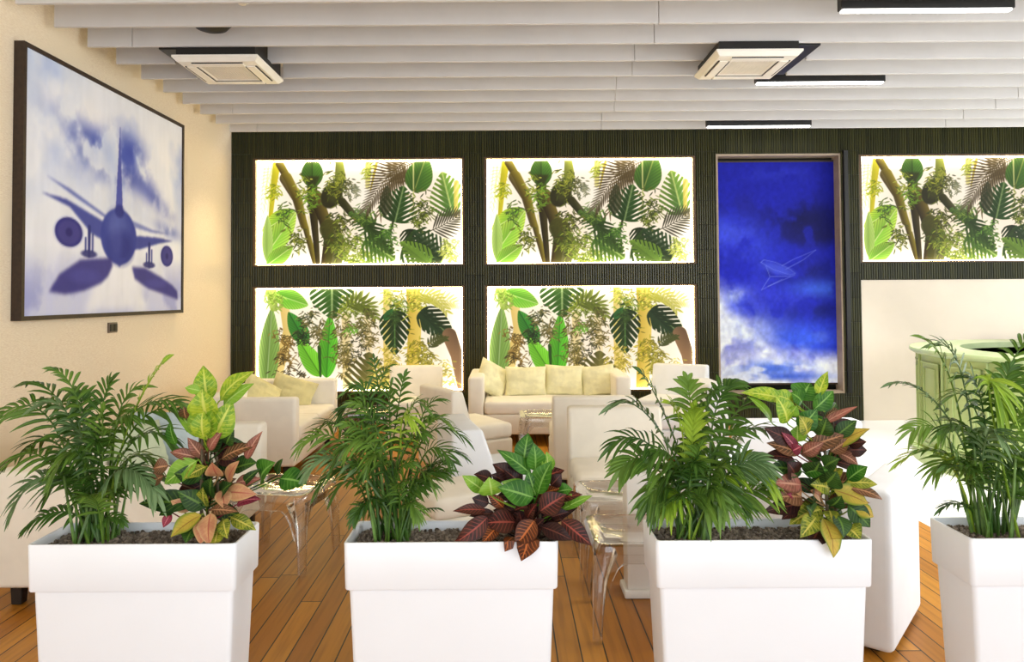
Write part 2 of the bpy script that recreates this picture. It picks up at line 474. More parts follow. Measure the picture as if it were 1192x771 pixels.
def make_upper():
    p = Paint(440, 224, (45, 45, 1172, 615), (253, 240, 216))
    # ivory clouding, yellow stems at the left
    p.blob((900, 300), 220, 200, (255, 232, 208), .6, .9)
    p.blob((520, 420), 120, 160, (255, 230, 200), .5, .9)
    for x in (60, 80, 100): p.stroke([(x+25, 60), (x, 320)], 10, 5, (222, 205, 130), alpha=.6)
    p.frond((130, 80), (90, 150), (60, 330), 12, 90, (190, 190, 100), 6, alpha=.6)
    p.stroke([(150, 60), (130, 200), (115, 360)], 42, 22, (206, 188, 40), (168, 160, 30))
    p.sprig((135, 210), 60, 26, [(180, 180, 40), (140, 150, 30)], 3)
    p.leaf((250, 320), (70, 430), 110, LG, YG, (220, 230, 140))
    p.leaf((90, 560), (255, 325), 120, (120, 184, 50), (190, 210, 80), (220, 230, 140))
    p.leaf((100, 600), (100, 340), 60, (120, 150, 60), (170, 190, 100))
    p.leaf((95, 615), (240, 510), 90, (96, 150, 40), (160, 190, 70), (210, 220, 130))
    p.sprig((185, 330), 90, 26, [(90, 110, 40), (60, 84, 36)], 4)
    # trunks
    p.stroke([(165, 60), (215, 150), (268, 270), (312, 420), (365, 615)], 44, 30, (150, 134, 44), (58, 44, 14))
    p.stroke([(200, 140), (262, 250), (300, 400)], 70, 40, (150, 132, 40), (58, 44, 14), .9)
    p.stroke([(345, 60), (345, 250), (360, 420), (378, 615)], 66, 24, (72, 62, 26), (34, 26, 10))
    p.stroke([(365, 240), (410, 360), (440, 480), (420, 615)], 70, 56, (122, 104, 40), (40, 30, 12))
    p.stroke([(325, 350), (335, 450)], 10, 6, (240, 226, 170))
    p.leaf((345, 195), (345, 20), 120, (54, 84, 26), (72, 112, 36), (40, 60, 20))
    p.poly([(300, 130), (390, 130), (360, 190), (330, 190)], (46, 44, 18), .8, 6)
    p.sprig((300, 225), 110, 40, [(140, 150, 40), (70, 80, 26), (180, 180, 70)], 5)
    p.sprig((350, 240), 90, 30, [(110, 150, 40), (90, 110, 30)], 6)
    p.sprig((265, 470), 110, 46, [(92, 104, 30), (140, 140, 50), (70, 76, 24)], 7)
    # dark heart leaf + bamboo clump
    p.stroke([(495, 60), (500, 140)], 44, 60, (150, 154, 40), (90, 96, 26), .9)
    p.blob((452, 235), 56, 74, (44, 42, 18), 1, .12, .45)
    p.blob((470, 215), 40, 60, (66, 66, 24), .8, .5, .3)
    p.sprig((480, 150), 120, 60, [(70, 78, 24), (110, 118, 34), (150, 150, 50)], 8)
    p.sprig((565, 190), 90, 34, [(64, 70, 34), (100, 96, 50)], 9)
    p.stroke([(510, 270), (560, 330), (640, 400)], 46, 40, (60, 56, 20), (40, 40, 16))
    p.leaf((690, 400), (545, 330), 120, (56, 80, 28), (72, 104, 36), slits=.42, nv=6)
    p.sprig((630, 350), 110, 56, [(50, 70, 26), (84, 110, 40), (110, 130, 50)], 10)
    p.sprig((480, 380), 110, 60, [(70, 74, 24), (50, 54, 20), (110, 110, 40)], 11)
    p.stroke([(440, 420), (480, 500), (460, 615)], 110, 90, (80, 78, 26), (60, 60, 20), .85)
    p.sprig((500, 470), 150, 90, [(90, 100, 30), (60, 70, 22), (140, 150, 50)], 12)
    p.sprig((560, 560), 170, 110, [(120, 136, 40), (90, 110, 36), (170, 176, 70)], 13)
    p.sprig((650, 570), 120, 60, [(120, 140, 50), (150, 160, 60)], 14)
    # thin stems, palm
    p.stroke([(655, 60), (650, 190)], 34, 24, (216, 200, 90), (190, 176, 70), .8)
    p.sprig((652, 110), 60, 22, [(150, 160, 50), (190, 190, 80)], 15)
    p.stroke([(700, 60), (665, 210)], 14, 8, (188, 164, 60))
    p.frond((850, 60), (740, 130), (650, 300), 20, 130, (70, 54, 30), 9, (1.2, .4))
    p.frond((860, 50), (800, 90), (720, 330), 16, 110, (96, 78, 44), 8, (1.0, .4), .85)
    p.frond((900, 60), (850, 80), (790, 130), 10, 110, (80, 64, 34), 9, (1.0, .4), .85)
    # centre monstera
    p.stroke([(800, 340), (770, 460)], 14, 10, (56, 60, 30))
    p.leaf((800, 385), (850, 185), 190, (34, 58, 22), (56, 92, 32), (130, 150, 90), slits=.34, nv=8, blunt=.72)
    p.leaf((745, 350), (760, 180), 70, (40, 44, 22), (60, 60, 30), alpha=.8)
    # top right big leaf
    p.leaf((905, 220), (975, 20), 150, (52, 84, 30), (84, 122, 40), (140, 150, 70), blunt=.75)
    p.stroke([(903, 50), (903, 300)], 8, 6, (216, 206, 130), alpha=.8)
    # right monstera
    p.leaf((1120, 350), (1060, 110), 190, (70, 110, 50), (150, 180, 60), (190, 200, 110), slits=.36, nv=8)
    p.stroke([(1140, 170), (1135, 350)], 30, 20, (206, 178, 80), alpha=.8)
    # small bamboo by monstera and lower monsteras
    p.sprig((940, 330), 150, 80, [(84, 92, 30), (120, 130, 44), (54, 62, 26)], 16)
    p.frond((1000, 430), (1080, 400), (1180, 330), 12, 120, (66, 62, 44), 10, (.9, .3))
    p.leaf((640, 470), (800, 590), 170, (50, 78, 26), (110, 140, 44), (170, 190, 100), slits=.36, nv=7)
    p.leaf((650, 400), (790, 560), 110, (40, 58, 22), (64, 92, 34), slits=.3, nv=6)
    p.sprig((760, 460), 90, 40, [(60, 90, 36), (100, 140, 50)], 17)
    p.leaf((880, 420), (890, 560), 100, (30, 40, 20), (44, 60, 28), slits=.3, nv=6)
    p.leaf((850, 500), (1060, 600), 230, (42, 62, 24), (64, 92, 34), (150, 190, 90), slits=.40, nv=8)
    p.leaf((1060, 590), (900, 430), 150, (34, 48, 26), (44, 70, 34), slits=.36, nv=7, alpha=.9)
    p.leaf((990, 615), (830, 490), 120, (74, 100, 34), (120, 150, 50), slits=.3, nv=6)
    p.sprig((1100, 540), 90, 50, [(200, 200, 90), (170, 180, 80)], 18)
    p.blob((610, 240), 60, 80, (255, 248, 232), .35, 1.0)
    return p.out()
def make_lower():
    p = Paint(440, 224, (45, 62, 1175, 632), (254, 241, 214))
    p.blob((650, 420), 200, 160, (255, 232, 205), .6, .9)
    # straw coloured trunks
    p.stroke([(190, 150), (215, 300), (150, 560)], 50, 60, (238, 206, 120), (216, 180, 90), .9)
    p.stroke([(760, 70), (762, 300), (770, 632)], 44, 60, (240, 214, 130), (226, 194, 96), .9)
    p.stroke([(900, 62), (910, 250), (905, 400), (890, 632)], 76, 70, (238, 206, 100), (206, 170, 62))
    p.stroke([(530, 220), (540, 632)], 44, 50, (238, 214, 150), (226, 196, 116), .7)
    p.stroke([(650, 230), (660, 420)], 40, 36, (238, 214, 160), (230, 200, 130), .6)
    # left leaves
    p.leaf((95, 640), (125, 170), 115, (84, 112, 44), (140, 170, 84), (150, 170, 110))
    p.stroke([(120, 80), (135, 170)], 60, 44, (120, 150, 40), (160, 180, 60), .8)
    p.leaf((140, 95), (325, 160), 110, (86, 156, 36), (150, 200, 70), (190, 220, 120))
    p.sprig((130, 110), 100, 50, [(130, 160, 50), (170, 190, 80)], 21)
    p.sprig((190, 370), 120, 40, [(128, 96, 40), (90, 74, 36)], 22)
    p.sprig((215, 450), 120, 40, [(110, 84, 36), (150, 120, 60)], 23)
    p.sprig((190, 500), 90, 16, [(70, 60, 34)], 24)
    # banana leaves
    p.leaf((320, 380), (215, 195), 100, (44, 120, 40), (70, 140, 46), (30, 70, 26))
    p.leaf((395, 550), (265, 340), 105, (104, 180, 36), (130, 206, 60), (60, 110, 24), blunt=.7)
    p.leaf((425, 560), (445, 210), 112, (70, 158, 34), (110, 190, 50), (50, 110, 30), blunt=.75)
    p.stroke([(385, 390), (392, 552)], 20, 12, (40, 76, 24))
    p.sprig((330, 230), 130, 50, [(80, 84, 40), (120, 110, 60), (50, 56, 30)], 25)
    p.sprig((360, 320), 110, 44, [(90, 84, 44), (140, 124, 70)], 26)
    p.sprig((280, 330), 80, 26, [(30, 44, 24), (50, 70, 34)], 27)
    p.sprig((285, 540), 100, 18, [(64, 58, 34), (100, 84, 50)], 28, down=-.7)
    # top monstera
    p.leaf((455, 40), (455, 235), 215, (48, 78, 28), (62, 104, 36), (160, 180, 110), slits=.26, nv=6, blunt=.62, vk=.9)
    p.sprig((560, 170), 110, 60, [(150, 160, 50), (110, 124, 40)], 29)
    p.frond((560, 180), (640, 110), (690, 220), 10, 90, (120, 130, 44), 16, (1.1, .5))
    p.frond((540, 170), (610, 110), (650, 200), 8, 80, (90, 100, 34), 16, (1.1, .5))
    p.sprig((510, 270), 110, 44, [(84, 76, 34), (130, 116, 60)], 30)
    p.sprig((515, 390), 100, 36, [(90, 84, 40), (130, 118, 60)], 31)
    p.sprig((525, 470), 100, 40, [(96, 84, 40), (150, 130, 60)], 32)
    p.sprig((570, 300), 60, 16, [(110, 160, 50)], 33)
    p.sprig((640, 260), 110, 40, [(110, 104, 50), (80, 78, 40)], 34)
    p.sprig((660, 340), 110, 40, [(100, 90, 44), (140, 120, 60)], 35)
    p.sprig((590, 390), 90, 26, [(60, 60, 40), (90, 84, 50)], 36)
    p.leaf((640, 640), (660, 420), 220, (120, 110, 50), (92, 88, 40), slits=.3, nv=6, blunt=.6)
    # centre dark monstera and clump above
    p.sprig((770, 100), 90, 40, [(200, 190, 80), (160, 160, 60)], 37)
    p.sprig((820, 180), 110, 60, [(130, 150, 44), (90, 110, 36)], 38)
    p.leaf((800, 190), (800, 440), 150, (28, 40, 18), (44, 76, 30), (90, 130, 60), slits=.2, nv=6, vk=.8, blunt=.75)
    p.leaf((740, 245), (790, 180), 40, (40, 90, 40), (60, 110, 50))
    p.sprig((800, 210), 60, 24, [(40, 60, 26), (60, 84, 34)], 39)
    # right clumps
    p.sprig((900, 130), 130, 60, [(170, 160, 40), (206, 196, 80), (140, 140, 40)], 40)
    p.frond((900, 120), (1000, 60), (1080, 190), 12, 90, (176, 170, 60), 14, (1.0, .5), .8)
    p.frond((1000, 150), (1090, 110), (1170, 180), 10, 70, (196, 186, 90), 12, (1.0, .5), .7)
    p.leaf((940, 195), (1130, 350), 130, (28, 42, 20), (40, 62, 26), (110, 130, 80), slits=.22, nv=7, vk=.7, blunt=.7)
    p.leaf((935, 200), (1060, 330), 90, (34, 52, 30), (38, 62, 34), slits=.2, nv=6)
    p.stroke([(1100, 330), (1140, 440), (1175, 640)], 80, 56, (84, 62, 44), (140, 104, 70))
    p.stroke([(1155, 160), (1160, 340)], 40, 30, (240, 216, 180), alpha=.7)
    p.frond((985, 400), (1020, 350), (1070, 350), 8, 60, (70, 74, 34), 13, (.8, .4))
    p.sprig((930, 430), 140, 70, [(156, 140, 30), (120, 116, 34), (190, 170, 50)], 41)
    p.sprig((960, 480), 130, 60, [(130, 120, 34), (170, 156, 60)], 42)
    p.sprig((1060, 540), 130, 50, [(216, 196, 90), (190, 170, 70)], 43)
    p.sprig((780, 470), 120, 50, [(206, 180, 70), (170, 150, 56)], 44)
    p.sprig((700, 560), 120, 50, [(200, 180, 80), (170, 150, 60)], 45)
    return p.out()
def fbm_mix(img, mask, col):
    m = np.clip(mask, 0, 1)[..., None]
    return img*(1-m)+np.array(col)/255.0*m
def make_jet():
    # painting seen in the photo between x 32..213, perspective undone: u along the wall 0..1, v down 0..1
    W, H = 240, 184
    p = Paint(W, H, (0, 0, 1, 1), (238, 240, 248))
    h, w = p.img.shape[:2]
    yn = np.linspace(0, 1, h)[:, None]; xn = np.linspace(0, 1, w)[None, :]
    n1 = vnoise(h, w, 4, 3, 1, 5); n2 = vnoise(h, w, 7, 5, 2, 5); n3 = vnoise(h, w, 30, 4, 3, 4)
    sky = np.clip((.62-yn)*3, 0, 1)
    p.img = fbm_mix(p.img, sky*np.clip((n1-.42)*3.2, 0, .85), (176, 192, 234))
    p.img = fbm_mix(p.img, np.clip(1.0-np.hypot(xn/.35, yn/.3), 0, 1)*.8*n2*1.4, (150, 176, 226))
    def cloud(cx, cy, rx, ry, k, col, rot=0.0, thr=.40):
        a = (xn-cx)*math.cos(rot)+(yn-cy)*math.sin(rot); b = -(xn-cx)*math.sin(rot)+(yn-cy)*math.cos(rot)
        g = np.exp(-((a/rx)**2+(b/ry)**2)*1.4)
        p.img = fbm_mix(p.img, g*np.clip((n2-thr)*5, 0, 1)*k, col)
    cloud(.42, .27, .26, .09, 1.0, (40, 56, 160), .25, .33)
    cloud(.46, .34, .22, .06, 1.0, (36, 48, 150), .2, .33); cloud(.33, .22, .2, .05, .9, (56, 74, 178), .35, .34)
    cloud(.60, .26, .16, .10, 1.0, (52, 70, 176), .5, .34)
    cloud(.75, .42, .20, .06, .9, (70, 84, 180), .5, .38)
    cloud(.38, .33, .3, .12, .6, (104, 124, 204), .2, .36)
    cloud(.88, .58, .12, .04, .8, (96, 110, 190), .2, .36)
    cloud(.15, .12, .12, .08, .7, (250, 250, 252), 0, .3)
    cloud(.30, .15, .16, .08, .9, (252, 250, 250), .1, .3)
    cloud(.85, .25, .2, .2, .7, (252, 250, 252), .1, .3)
    g = np.clip((yn-.72)*5, 0, 1)
    p.img = fbm_mix(p.img, g*(.45+.5*n3), (196, 200, 236))
    p.img = fbm_mix(p.img, g*np.clip((n2-.45)*4, 0, .7), (150, 156, 214))
    p.img = fbm_mix(p.img, np.exp(-((yn-.70)/.03)**2)*.7, (240, 240, 250))
    # light runway towards us
    p.poly([(.40, .76), (.62, .76), (.72, 1.0), (.30, 1.0)], (244, 244, 250), .9, .02)
    # wings
    NB = (46, 52, 140)
    p.poly([(.48, .62), (.20, .535), (.08, .53), (.22, .565), (.34, .66), (.47, .70)], (58, 66, 152), .9, .006)
    p.poly([(.48, .59), (.22, .49), (.10, .46), (.25, .52), (.42, .58)], (86, 98, 180), .8, .006)
    p.poly([(.60, .64), (.80, .63), (.92, .635), (.80, .66), (.66, .70), (.58, .71)], (52, 60, 148), .9, .006)
    p.poly([(.60, .57), (.75, .595), (.92, .60), (.75, .61), (.62, .60)], (96, 106, 184), .7, .006)
    # fin, fuselage, nose light
    p.poly([(.507, .20), (.513, .20), (.535, .55), (.485, .55)], (70, 78, 168), .9, .004)
    p.stroke([(.51, .15), (.51, .30)], .006, .012, (96, 104, 186), alpha=.7, soft=.006)
    p.blob((.51, .652), .118, .128, (60, 70, 154), 1, .10)
    p.blob((.50, .60), .07, .07, (92, 104, 182), .7, .8)
    p.blob((.52, .70), .08, .075, (44, 50, 134), .8, .7)
    p.blob((.49, .66), .04, .10, (104, 114, 188), .35, .8)
    p.poly([(.46, .75), (.56, .75), (.515, .795)], (60, 68, 152), .9, .006)
    p.blob((.51, .535), .03, .03, (38, 42, 120), .7, .5)
    # engines
    for cx, cy, rx, ry in ((.215, .665, .072, .060), (.87, .716, .052, .054)):
        p.blob((cx, cy), rx*1.12, ry*1.12, (206, 210, 238), .8, .08)
        p.blob((cx, cy), rx, ry, (52, 50, 128), 1, .08)
        p.blob((cx, cy), rx*.8, ry*.82, (76, 72, 146), .8, .3)
        p.blob((cx, cy), rx*.25, ry*.3, (44, 40, 110), .8, .5)
    # gear
    for cx, a, b in ((.325, .63, .755), (.725, .665, .78)):
        p.stroke([(cx, a), (cx, b)], .018, .014, (50, 54, 126), soft=.006)
        p.stroke([(cx-.02, a+.05), (cx-.02, b-.02)], .01, .01, (70, 76, 150), soft=.006)
        p.stroke([(cx+.02, a+.03), (cx+.02, b-.02)], .01, .01, (70, 76, 150), soft=.006)
        p.blob((cx, b-.01), .045, .016, (52, 52, 118), .9, .4)
    # shadows on the apron
    p.poly([(.12, .91), (.17, .84), (.28, .775), (.46, .755), (.47, .79), (.44, .84), (.40, .87), (.30, .905), (.2, .92)], (58, 54, 132), .92, .008)
    p.poly([(.60, .79), (.70, .79), (.82, .83), (.92, .87), (.965, .90), (.97, .945), (.86, .92), (.72, .89), (.62, .845)], (58, 54, 132), .92, .008)
    p.blob((.3, .84), .08, .03, (84, 84, 170), .6, .8); p.blob((.78, .86), .08, .02, (84, 84, 170), .6, .8)
    p.img *= (.97+.06*n3[..., None])
    return np.clip(p.out(), 0, 1)
def make_bluesky():
    W, H = 150, 280
    p = Paint(W, H, (60, 68, 392, 692), (30, 38, 186))
    h, w = p.img.shape[:2]
    yn = np.linspace(0, 1, h)[:, None]; xn = np.linspace(0, 1, w)[None, :]
    n1 = vnoise(h, w, 3, 6, 11, 5); n2 = vnoise(h, w, 6, 10, 12, 5); n3 = vnoise(h, w, 4, 30, 13, 3)
    top = np.clip((.30-yn)*4, 0, 1)
    p.img = fbm_mix(p.img, top*(.5+.5*n2), (18, 22, 142))
    p.img = fbm_mix(p.img, np.clip(1.1-xn*1.8, 0, 1)*np.clip((n1-.35)*3, 0, 1)*np.clip((yn-.2)*6, 0, 1), (64, 84, 232))
    def cl(cx, cy, rx, ry, k, col, thr=.36, nn=None):
        nn = n2 if nn is None else nn
        g = np.exp(-(((xn-cx)/rx)**2+((yn-cy)/ry)**2)*1.3)
        p.img = fbm_mix(p.img, g*np.clip((nn-thr)*5, .25, 1)*k, col)
    cl(.72, .27, .42, .11, 1.0, (14, 16, 78)); cl(.85, .33, .4, .06, 1.0, (20, 22, 96)); cl(.2, .2, .25, .07, .7, (28, 32, 140))
    cl(.15, .33, .3, .08, .7, (70, 88, 236)); cl(.5, .05, .5, .05, .5, (44, 56, 196))
    cl(.35, .55, .3, .08, .6, (40, 40, 200)); cl(.75, .50, .4, .06, .9, (22, 28, 118))
    cl(.85, .58, .30, .05, .9, (64, 104, 232)); cl(.8, .68, .3, .06, .9, (20, 26, 112)); cl(.55, .63, .3, .05, .6, (56, 66, 224))
    cl(.7, .80, .40, .09, .9, (60, 96, 234), .2)
    bank = xn*0+yn-(.56+.30*np.clip(xn*1.9, 0, 1)+.06*(n1-.5)*4)
    p.img = fbm_mix(p.img, np.clip(bank*8+.35, 0, 1)*np.clip((n1-.26)*5, .5, 1), (240, 246, 255))
    cl(.12, .60, .16, .05, .8, (190, 206, 250)); cl(.3, .75, .25, .08, .6, (176, 196, 248))
    p.img = fbm_mix(p.img, np.clip((yn-.84)*14, 0, 1)*np.clip((n2-.34)*5, .3, 1)*.9, (236, 242, 255))
    cl(.45, .935, .30, .04, 1.0, (74, 110, 226), .3, n3); cl(.55, .97, .4, .02, .9, (60, 92, 214), .3, n3)
    n4 = vnoise(h, w, 40, 60, 14, 3)
    p.img *= (.90+.2*n4[..., None])
    c = (168, 186, 250)
    for pts in ([(182, 352), (215, 372), (262, 388), (276, 384)], [(182, 352), (190, 345), (222, 352), (262, 372), (276, 384)],
                [(240, 362), (270, 345), (334, 318)], [(250, 372), (300, 345), (334, 318)], [(205, 395), (182, 430), (240, 400)],
                [(196, 362), (206, 392), (262, 392)], [(200, 420), (275, 388)]):
        p.stroke(pts, 1.6, 1.0, c, alpha=.55, soft=1.5)
    p.blob((230, 372), 44, 14, (90, 110, 240), .5, .8, .3)
    return np.clip(p.out(), 0, 1)
# ------------------------------------------------------------------ the room
D = 8.67
XL = at(268.5, 300, D).x
def struct(name, bm, m, smooth_=False):
    o = obj(name, bm, m, None, smooth_); o['kind'] = 'structure'; return o
BX = 2.72                                     # where the boards end and the white floor begins
bm = bmesh.new(); box(bm, ((XL-.1+BX)/2, 3.3, -.05), (BX-XL+.1, 11.0, .1)); struct('floor', bm, M['floor'])
bm = bmesh.new(); box(bm, ((BX+9.5)/2, 3.3, -.05), (9.5-BX, 11.0, .1)); struct('floor_white', bm, M['floorwhite'])
bm = bmesh.new(); box(bm, (XL-.05, 3.3, 1.9), (.1, 11.0, 3.9)); struct('wall_left', bm, M['wall'])
bm = bmesh.new(); box(bm, ((XL+9.5)/2, 3.3, 3.9), (9.5-XL+.2, 11.0, .1)); struct('ceiling', bm, M['ceiling'])

zt = lambda y, x=560: at(x, y, D).z
xt = lambda x, y=300: at(x, y, D).x
z_ub, z_ut = zt(309), zt(182.5)               # upper light boxes
z_lb, z_lt = zt(457), zt(332)                 # lower light boxes
X0, X1 = xt(293.5), xt(541)
X2, X3 = xt(564), xt(811.5)
X4, X5 = xt(835.5), xt(981)                   # niche with the blue painting
X6 = xt(1002.5)
z_nb, z_nt = zt(461), zt(181)
z_bt = zt(329)                                # top of the plain beige wall on the right
XR = 9.4
RIB = .0285
rects = [(XL, X0, 0, 3.5), (X0, X1, z_ut, 3.5), (X0, X1, z_lt, z_ub), (X0, X1, 0, z_lb), (X1, X2, 0, 3.5),
         (X2, X3, z_ut, 3.5), (X2, X3, z_lt, z_ub), (X2, X3, 0, z_lb), (X3, X4, 0, 3.5), (X4, X5, z_nt, 3.5), (X4, X5, 0, z_nb),
         (X5, X6, 0, 3.5), (X6, XR, z_ut, 3.5), (X6, XR, z_bt, z_ub)]
bm = bmesh.new()
for x0, x1, z0, z1 in rects:
    n = max(1, round((x1-x0)/RIB)); w = (x1-x0)/n
    rows = max(1, round((z1-z0)/.30)); hgt = (z1-z0)/rows
    for i in range(n):
        a = x0+i*w
        for k in range(rows):
            za, zb = z0+k*hgt+.003, z0+(k+1)*hgt-.003
            pr = [(a+.003, 0), (a+.004, -.009), (a+w*.5, -.014), (a+w-.004, -.009), (a+w-.003, 0)]
            lo = [bm.verts.new((x, D+y+.014, za)) for x, y in pr]; hi = [bm.verts.new((x, D+y+.014, zb)) for x, y in pr]
            for q in range(4): bm.faces.new((lo[q], lo[q+1], hi[q+1], hi[q]))
            bm.faces.new(hi); bm.faces.new(list(reversed(lo)))
tiles = struct('wall_back_tiles', bm, M['tile'])
bm = bmesh.new()
for x0, x1, z0, z1 in rects: box(bm, ((x0+x1)/2, D+.014+.11, (z0+z1)/2), (x1-x0, .22, z1-z0))
struct('wall_back', bm, M['grout'])
bm = bmesh.new(); box(bm, ((X6+XR)/2, D+.12, z_bt/2), (XR-X6, .2, z_bt)); struct('wall_back_plaster', bm, M['wallbeige'])
bm = bmesh.new(); box(bm, ((XL+XR)/2, D+.30, 1.8), (XR-XL+.4, .1, 3.7)); struct('wall_back_core', bm, M['grout'])

# light boxes
UP, LO = make_upper(), make_lower()
def light_box(x0, x1, z0, z1, img, label, share=None):
    w, h = x1-x0-.004, z1-z0-.004
    t = thing('light_box', label, 'light box', ((x0+x1)/2-w/2, D+.014, z0+.002), 0)
    dp, th = .09, .03
    bm = bmesh.new()
    box(bm, (th/2, dp/2, h/2), (th, dp, h)); box(bm, (w-th/2, dp/2, h/2), (th, dp, h))
    box(bm, (w/2, dp/2, th/2*.6), (w-2*th, dp, th*.6)); box(bm, (w/2, dp/2, h-th*.3), (w-2*th, dp, th*.6))
    box(bm, (w/2, dp+.01, h/2), (w, .02, h))
    obj('frame', bm, M['reveal_dark'], t, False)
    bm = bmesh.new(); q_ = th+.006; zz = th*.6+.006
    box(bm, (q_, dp-.016, h/2), (.012, .008, h-2*zz)); box(bm, (w-q_, dp-.016, h/2), (.012, .008, h-2*zz))
    box(bm, (w/2, dp-.016, zz), (w-2*q_, .008, .012)); box(bm, (w/2, dp-.016, h-zz), (w-2*q_, .008, .012))
    obj('led_strip', bm, M['led'], t, False)
    if share is None:
        g = paint_grid('printed_panel', img, w-2*th, h-.6*2*th, M['print'], t)
    else:
        g = share.copy(); COL.objects.link(g); g.parent = t
    g.location = (th, dp-.004, .6*th)
    return t, g
ub, gu = light_box(X0, X1, z_ub, z_ut, UP, 'upper left backlit jungle leaf panel above the lower left one')
light_box(X2, X3, z_ub, z_ut, UP, 'upper backlit jungle leaf panel between dark tile pillars, left of the blue painting', gu)
X7 = X6+(X1-X0)
lb, gl_ = light_box(X0, X1, z_lb, z_lt, LO, 'lower left backlit leaf panel behind the sofa by the beige wall')
light_box(X2, X3, z_lb, z_lt, LO, 'lower backlit leaf panel behind the three-seat white sofa', gl_)
light_box(X6, X7, z_ub, z_ut, UP, 'rightmost backlit jungle leaf panel above the plain beige wall', gu)
# tiles right of the last box
bm = bmesh.new(); box(bm, ((X7+XR)/2, D+.12, (z_ub+z_ut)/2), (XR-X7, .2, z_ut-z_ub)); struct('wall_back_tile_end', bm, M['grout'])

# niche: taupe reveals and the blue painting at its back
bm = bmesh.new(); nd = .19; yy = D+.014
hn = z_nt-z_nb
box(bm, ((X4+X5)/2, yy+nd/2, z_nt-.012), (X5-X4, nd, .024)); box(bm, ((X4+X5)/2, yy+nd/2, z_nb+.012), (X5-X4, nd, .024))
box(bm, (X4+.01, yy+nd/2, (z_nb+z_nt)/2), (.02, nd, hn-.048)); box(bm, (X5-.01, yy+nd/2, (z_nb+z_nt)/2), (.02, nd, hn-.048))
struct('trim_1', bm, M['reveal'])
bm = bmesh.new()
box(bm, (X5+.045, D-.01, (z_nb+z_nt)/2+.02), (.05, .05, hn+.02), .004)
struct('trim_2', bm, M['black'])
pa = at(836.5, 446.5, D+.155); pb = at(972, 188.5, D+.155)
pw, ph = pb.x-pa.x, pb.z-pa.z
t = thing('painting', 'tall deep blue sky painting with a faint white aircraft sketch in the tiled niche', 'painting', (pa.x, D+.155, pa.z))
cv = paint_grid('canvas', make_bluesky(), pw, ph, M['canvas'], t); cv.location = (0, -.001, 0)
bm = bmesh.new(); fw = .022
box(bm, (pw/2, .018, -fw/2), (pw+2*fw, .044, fw)); box(bm, (pw/2, .018, ph+fw/2), (pw+2*fw, .044, fw))
box(bm, (-fw/2, .018, ph/2), (fw, .044, ph)); box(bm, (pw+fw/2, .018, ph/2), (fw, .044, ph)); box(bm, (pw/2, .02, ph/2), (pw, .03, ph))
obj('frame', bm, M['darkwood'], t, False)

# painting of the aircraft on the left wall
XW = XL
fx = .07                                        # depth of the frame
def on_wall(px, py, off):                       # the point of the plane x = XL+off seen at a photo pixel
    lo, hi = 1.0, 12.0
    for _ in range(60):
        mid = (lo+hi)/2
        if at(px, py, mid).x > XW+off: lo = mid
        else: hi = mid
    return at(px, py, lo)
c_tl, c_br = on_wall(31.5, 52, fx), on_wall(212, 362, fx)
c_bl, c_tr = on_wall(28.5, 366.5, fx), on_wall(213, 150, fx)
y0, y1 = (c_tl.y+c_bl.y)/2, (c_br.y+c_tr.y)/2
z0, z1 = (c_bl.z+c_br.z)/2, (c_tl.z+c_tr.z)/2
print('JET', y0, y1, z0, z1)
jw, jh = y1-y0, z1-z0
t = thing('painting', 'square blue and white painting of an airliner seen head-on, on the left wall', 'painting', (XW+.001, y0, z0), PI/2)
# local x runs along the wall away from us, local -y points into the room
cv = paint_grid('canvas', make_jet(), jw, jh, M['canvas'], t); cv.location = (0, -(fx-.012), 0)
bm = bmesh.new(); fw = .03
for c, s in (((jw/2, -fx/2, -fw/2), (jw+2*fw, fx, fw)), ((jw/2, -fx/2, jh+fw/2), (jw+2*fw, fx, fw)),
             ((-fw/2, -fx/2, jh/2), (fw, fx, jh)), ((jw+fw/2, -fx/2, jh/2), (fw, fx, jh)), ((jw/2, -.02, jh/2), (jw, .03, jh))):
    box(bm, c, s)
obj('frame', bm, M['darkwood'], t, False)

# switch plate on the left wall
p = on_wall(132.5, 381.5, .02)
t = thing('wall_switch', 'small bronze wall switch below the airliner painting', 'switch', (XW+.001, p.y, p.z), PI/2)
bm = bmesh.new(); box(bm, (0, -.008, 0), (.13, .016, .086), .004); obj('plate', bm, M['socket'], t)
bm = bmesh.new()
for sx_ in (-.03, .03): box(bm, (sx_, -.018, 0), (.05, .008, .06), .002)
obj('rocker', bm, M['darkleg'], t)

# black strip on the beige wall behind the bar
a = at(1141, 402, D-.05); 
t = thing('wall_shelf', 'thin black shelf on the beige wall behind the green bar', 'shelf', ((a.x+7.6)/2, D+.02, a.z))
bm = bmesh.new(); box(bm, (0, -.06, 0), (7.6-a.x, .12, .085), .004); obj('board', bm, M['black'], t)
bm = bmesh.new()
for q in (-.6, .6): box(bm, (q, -.03, -.08), (.04, .06, .08), .003)
obj('bracket', bm, M['black'], t)

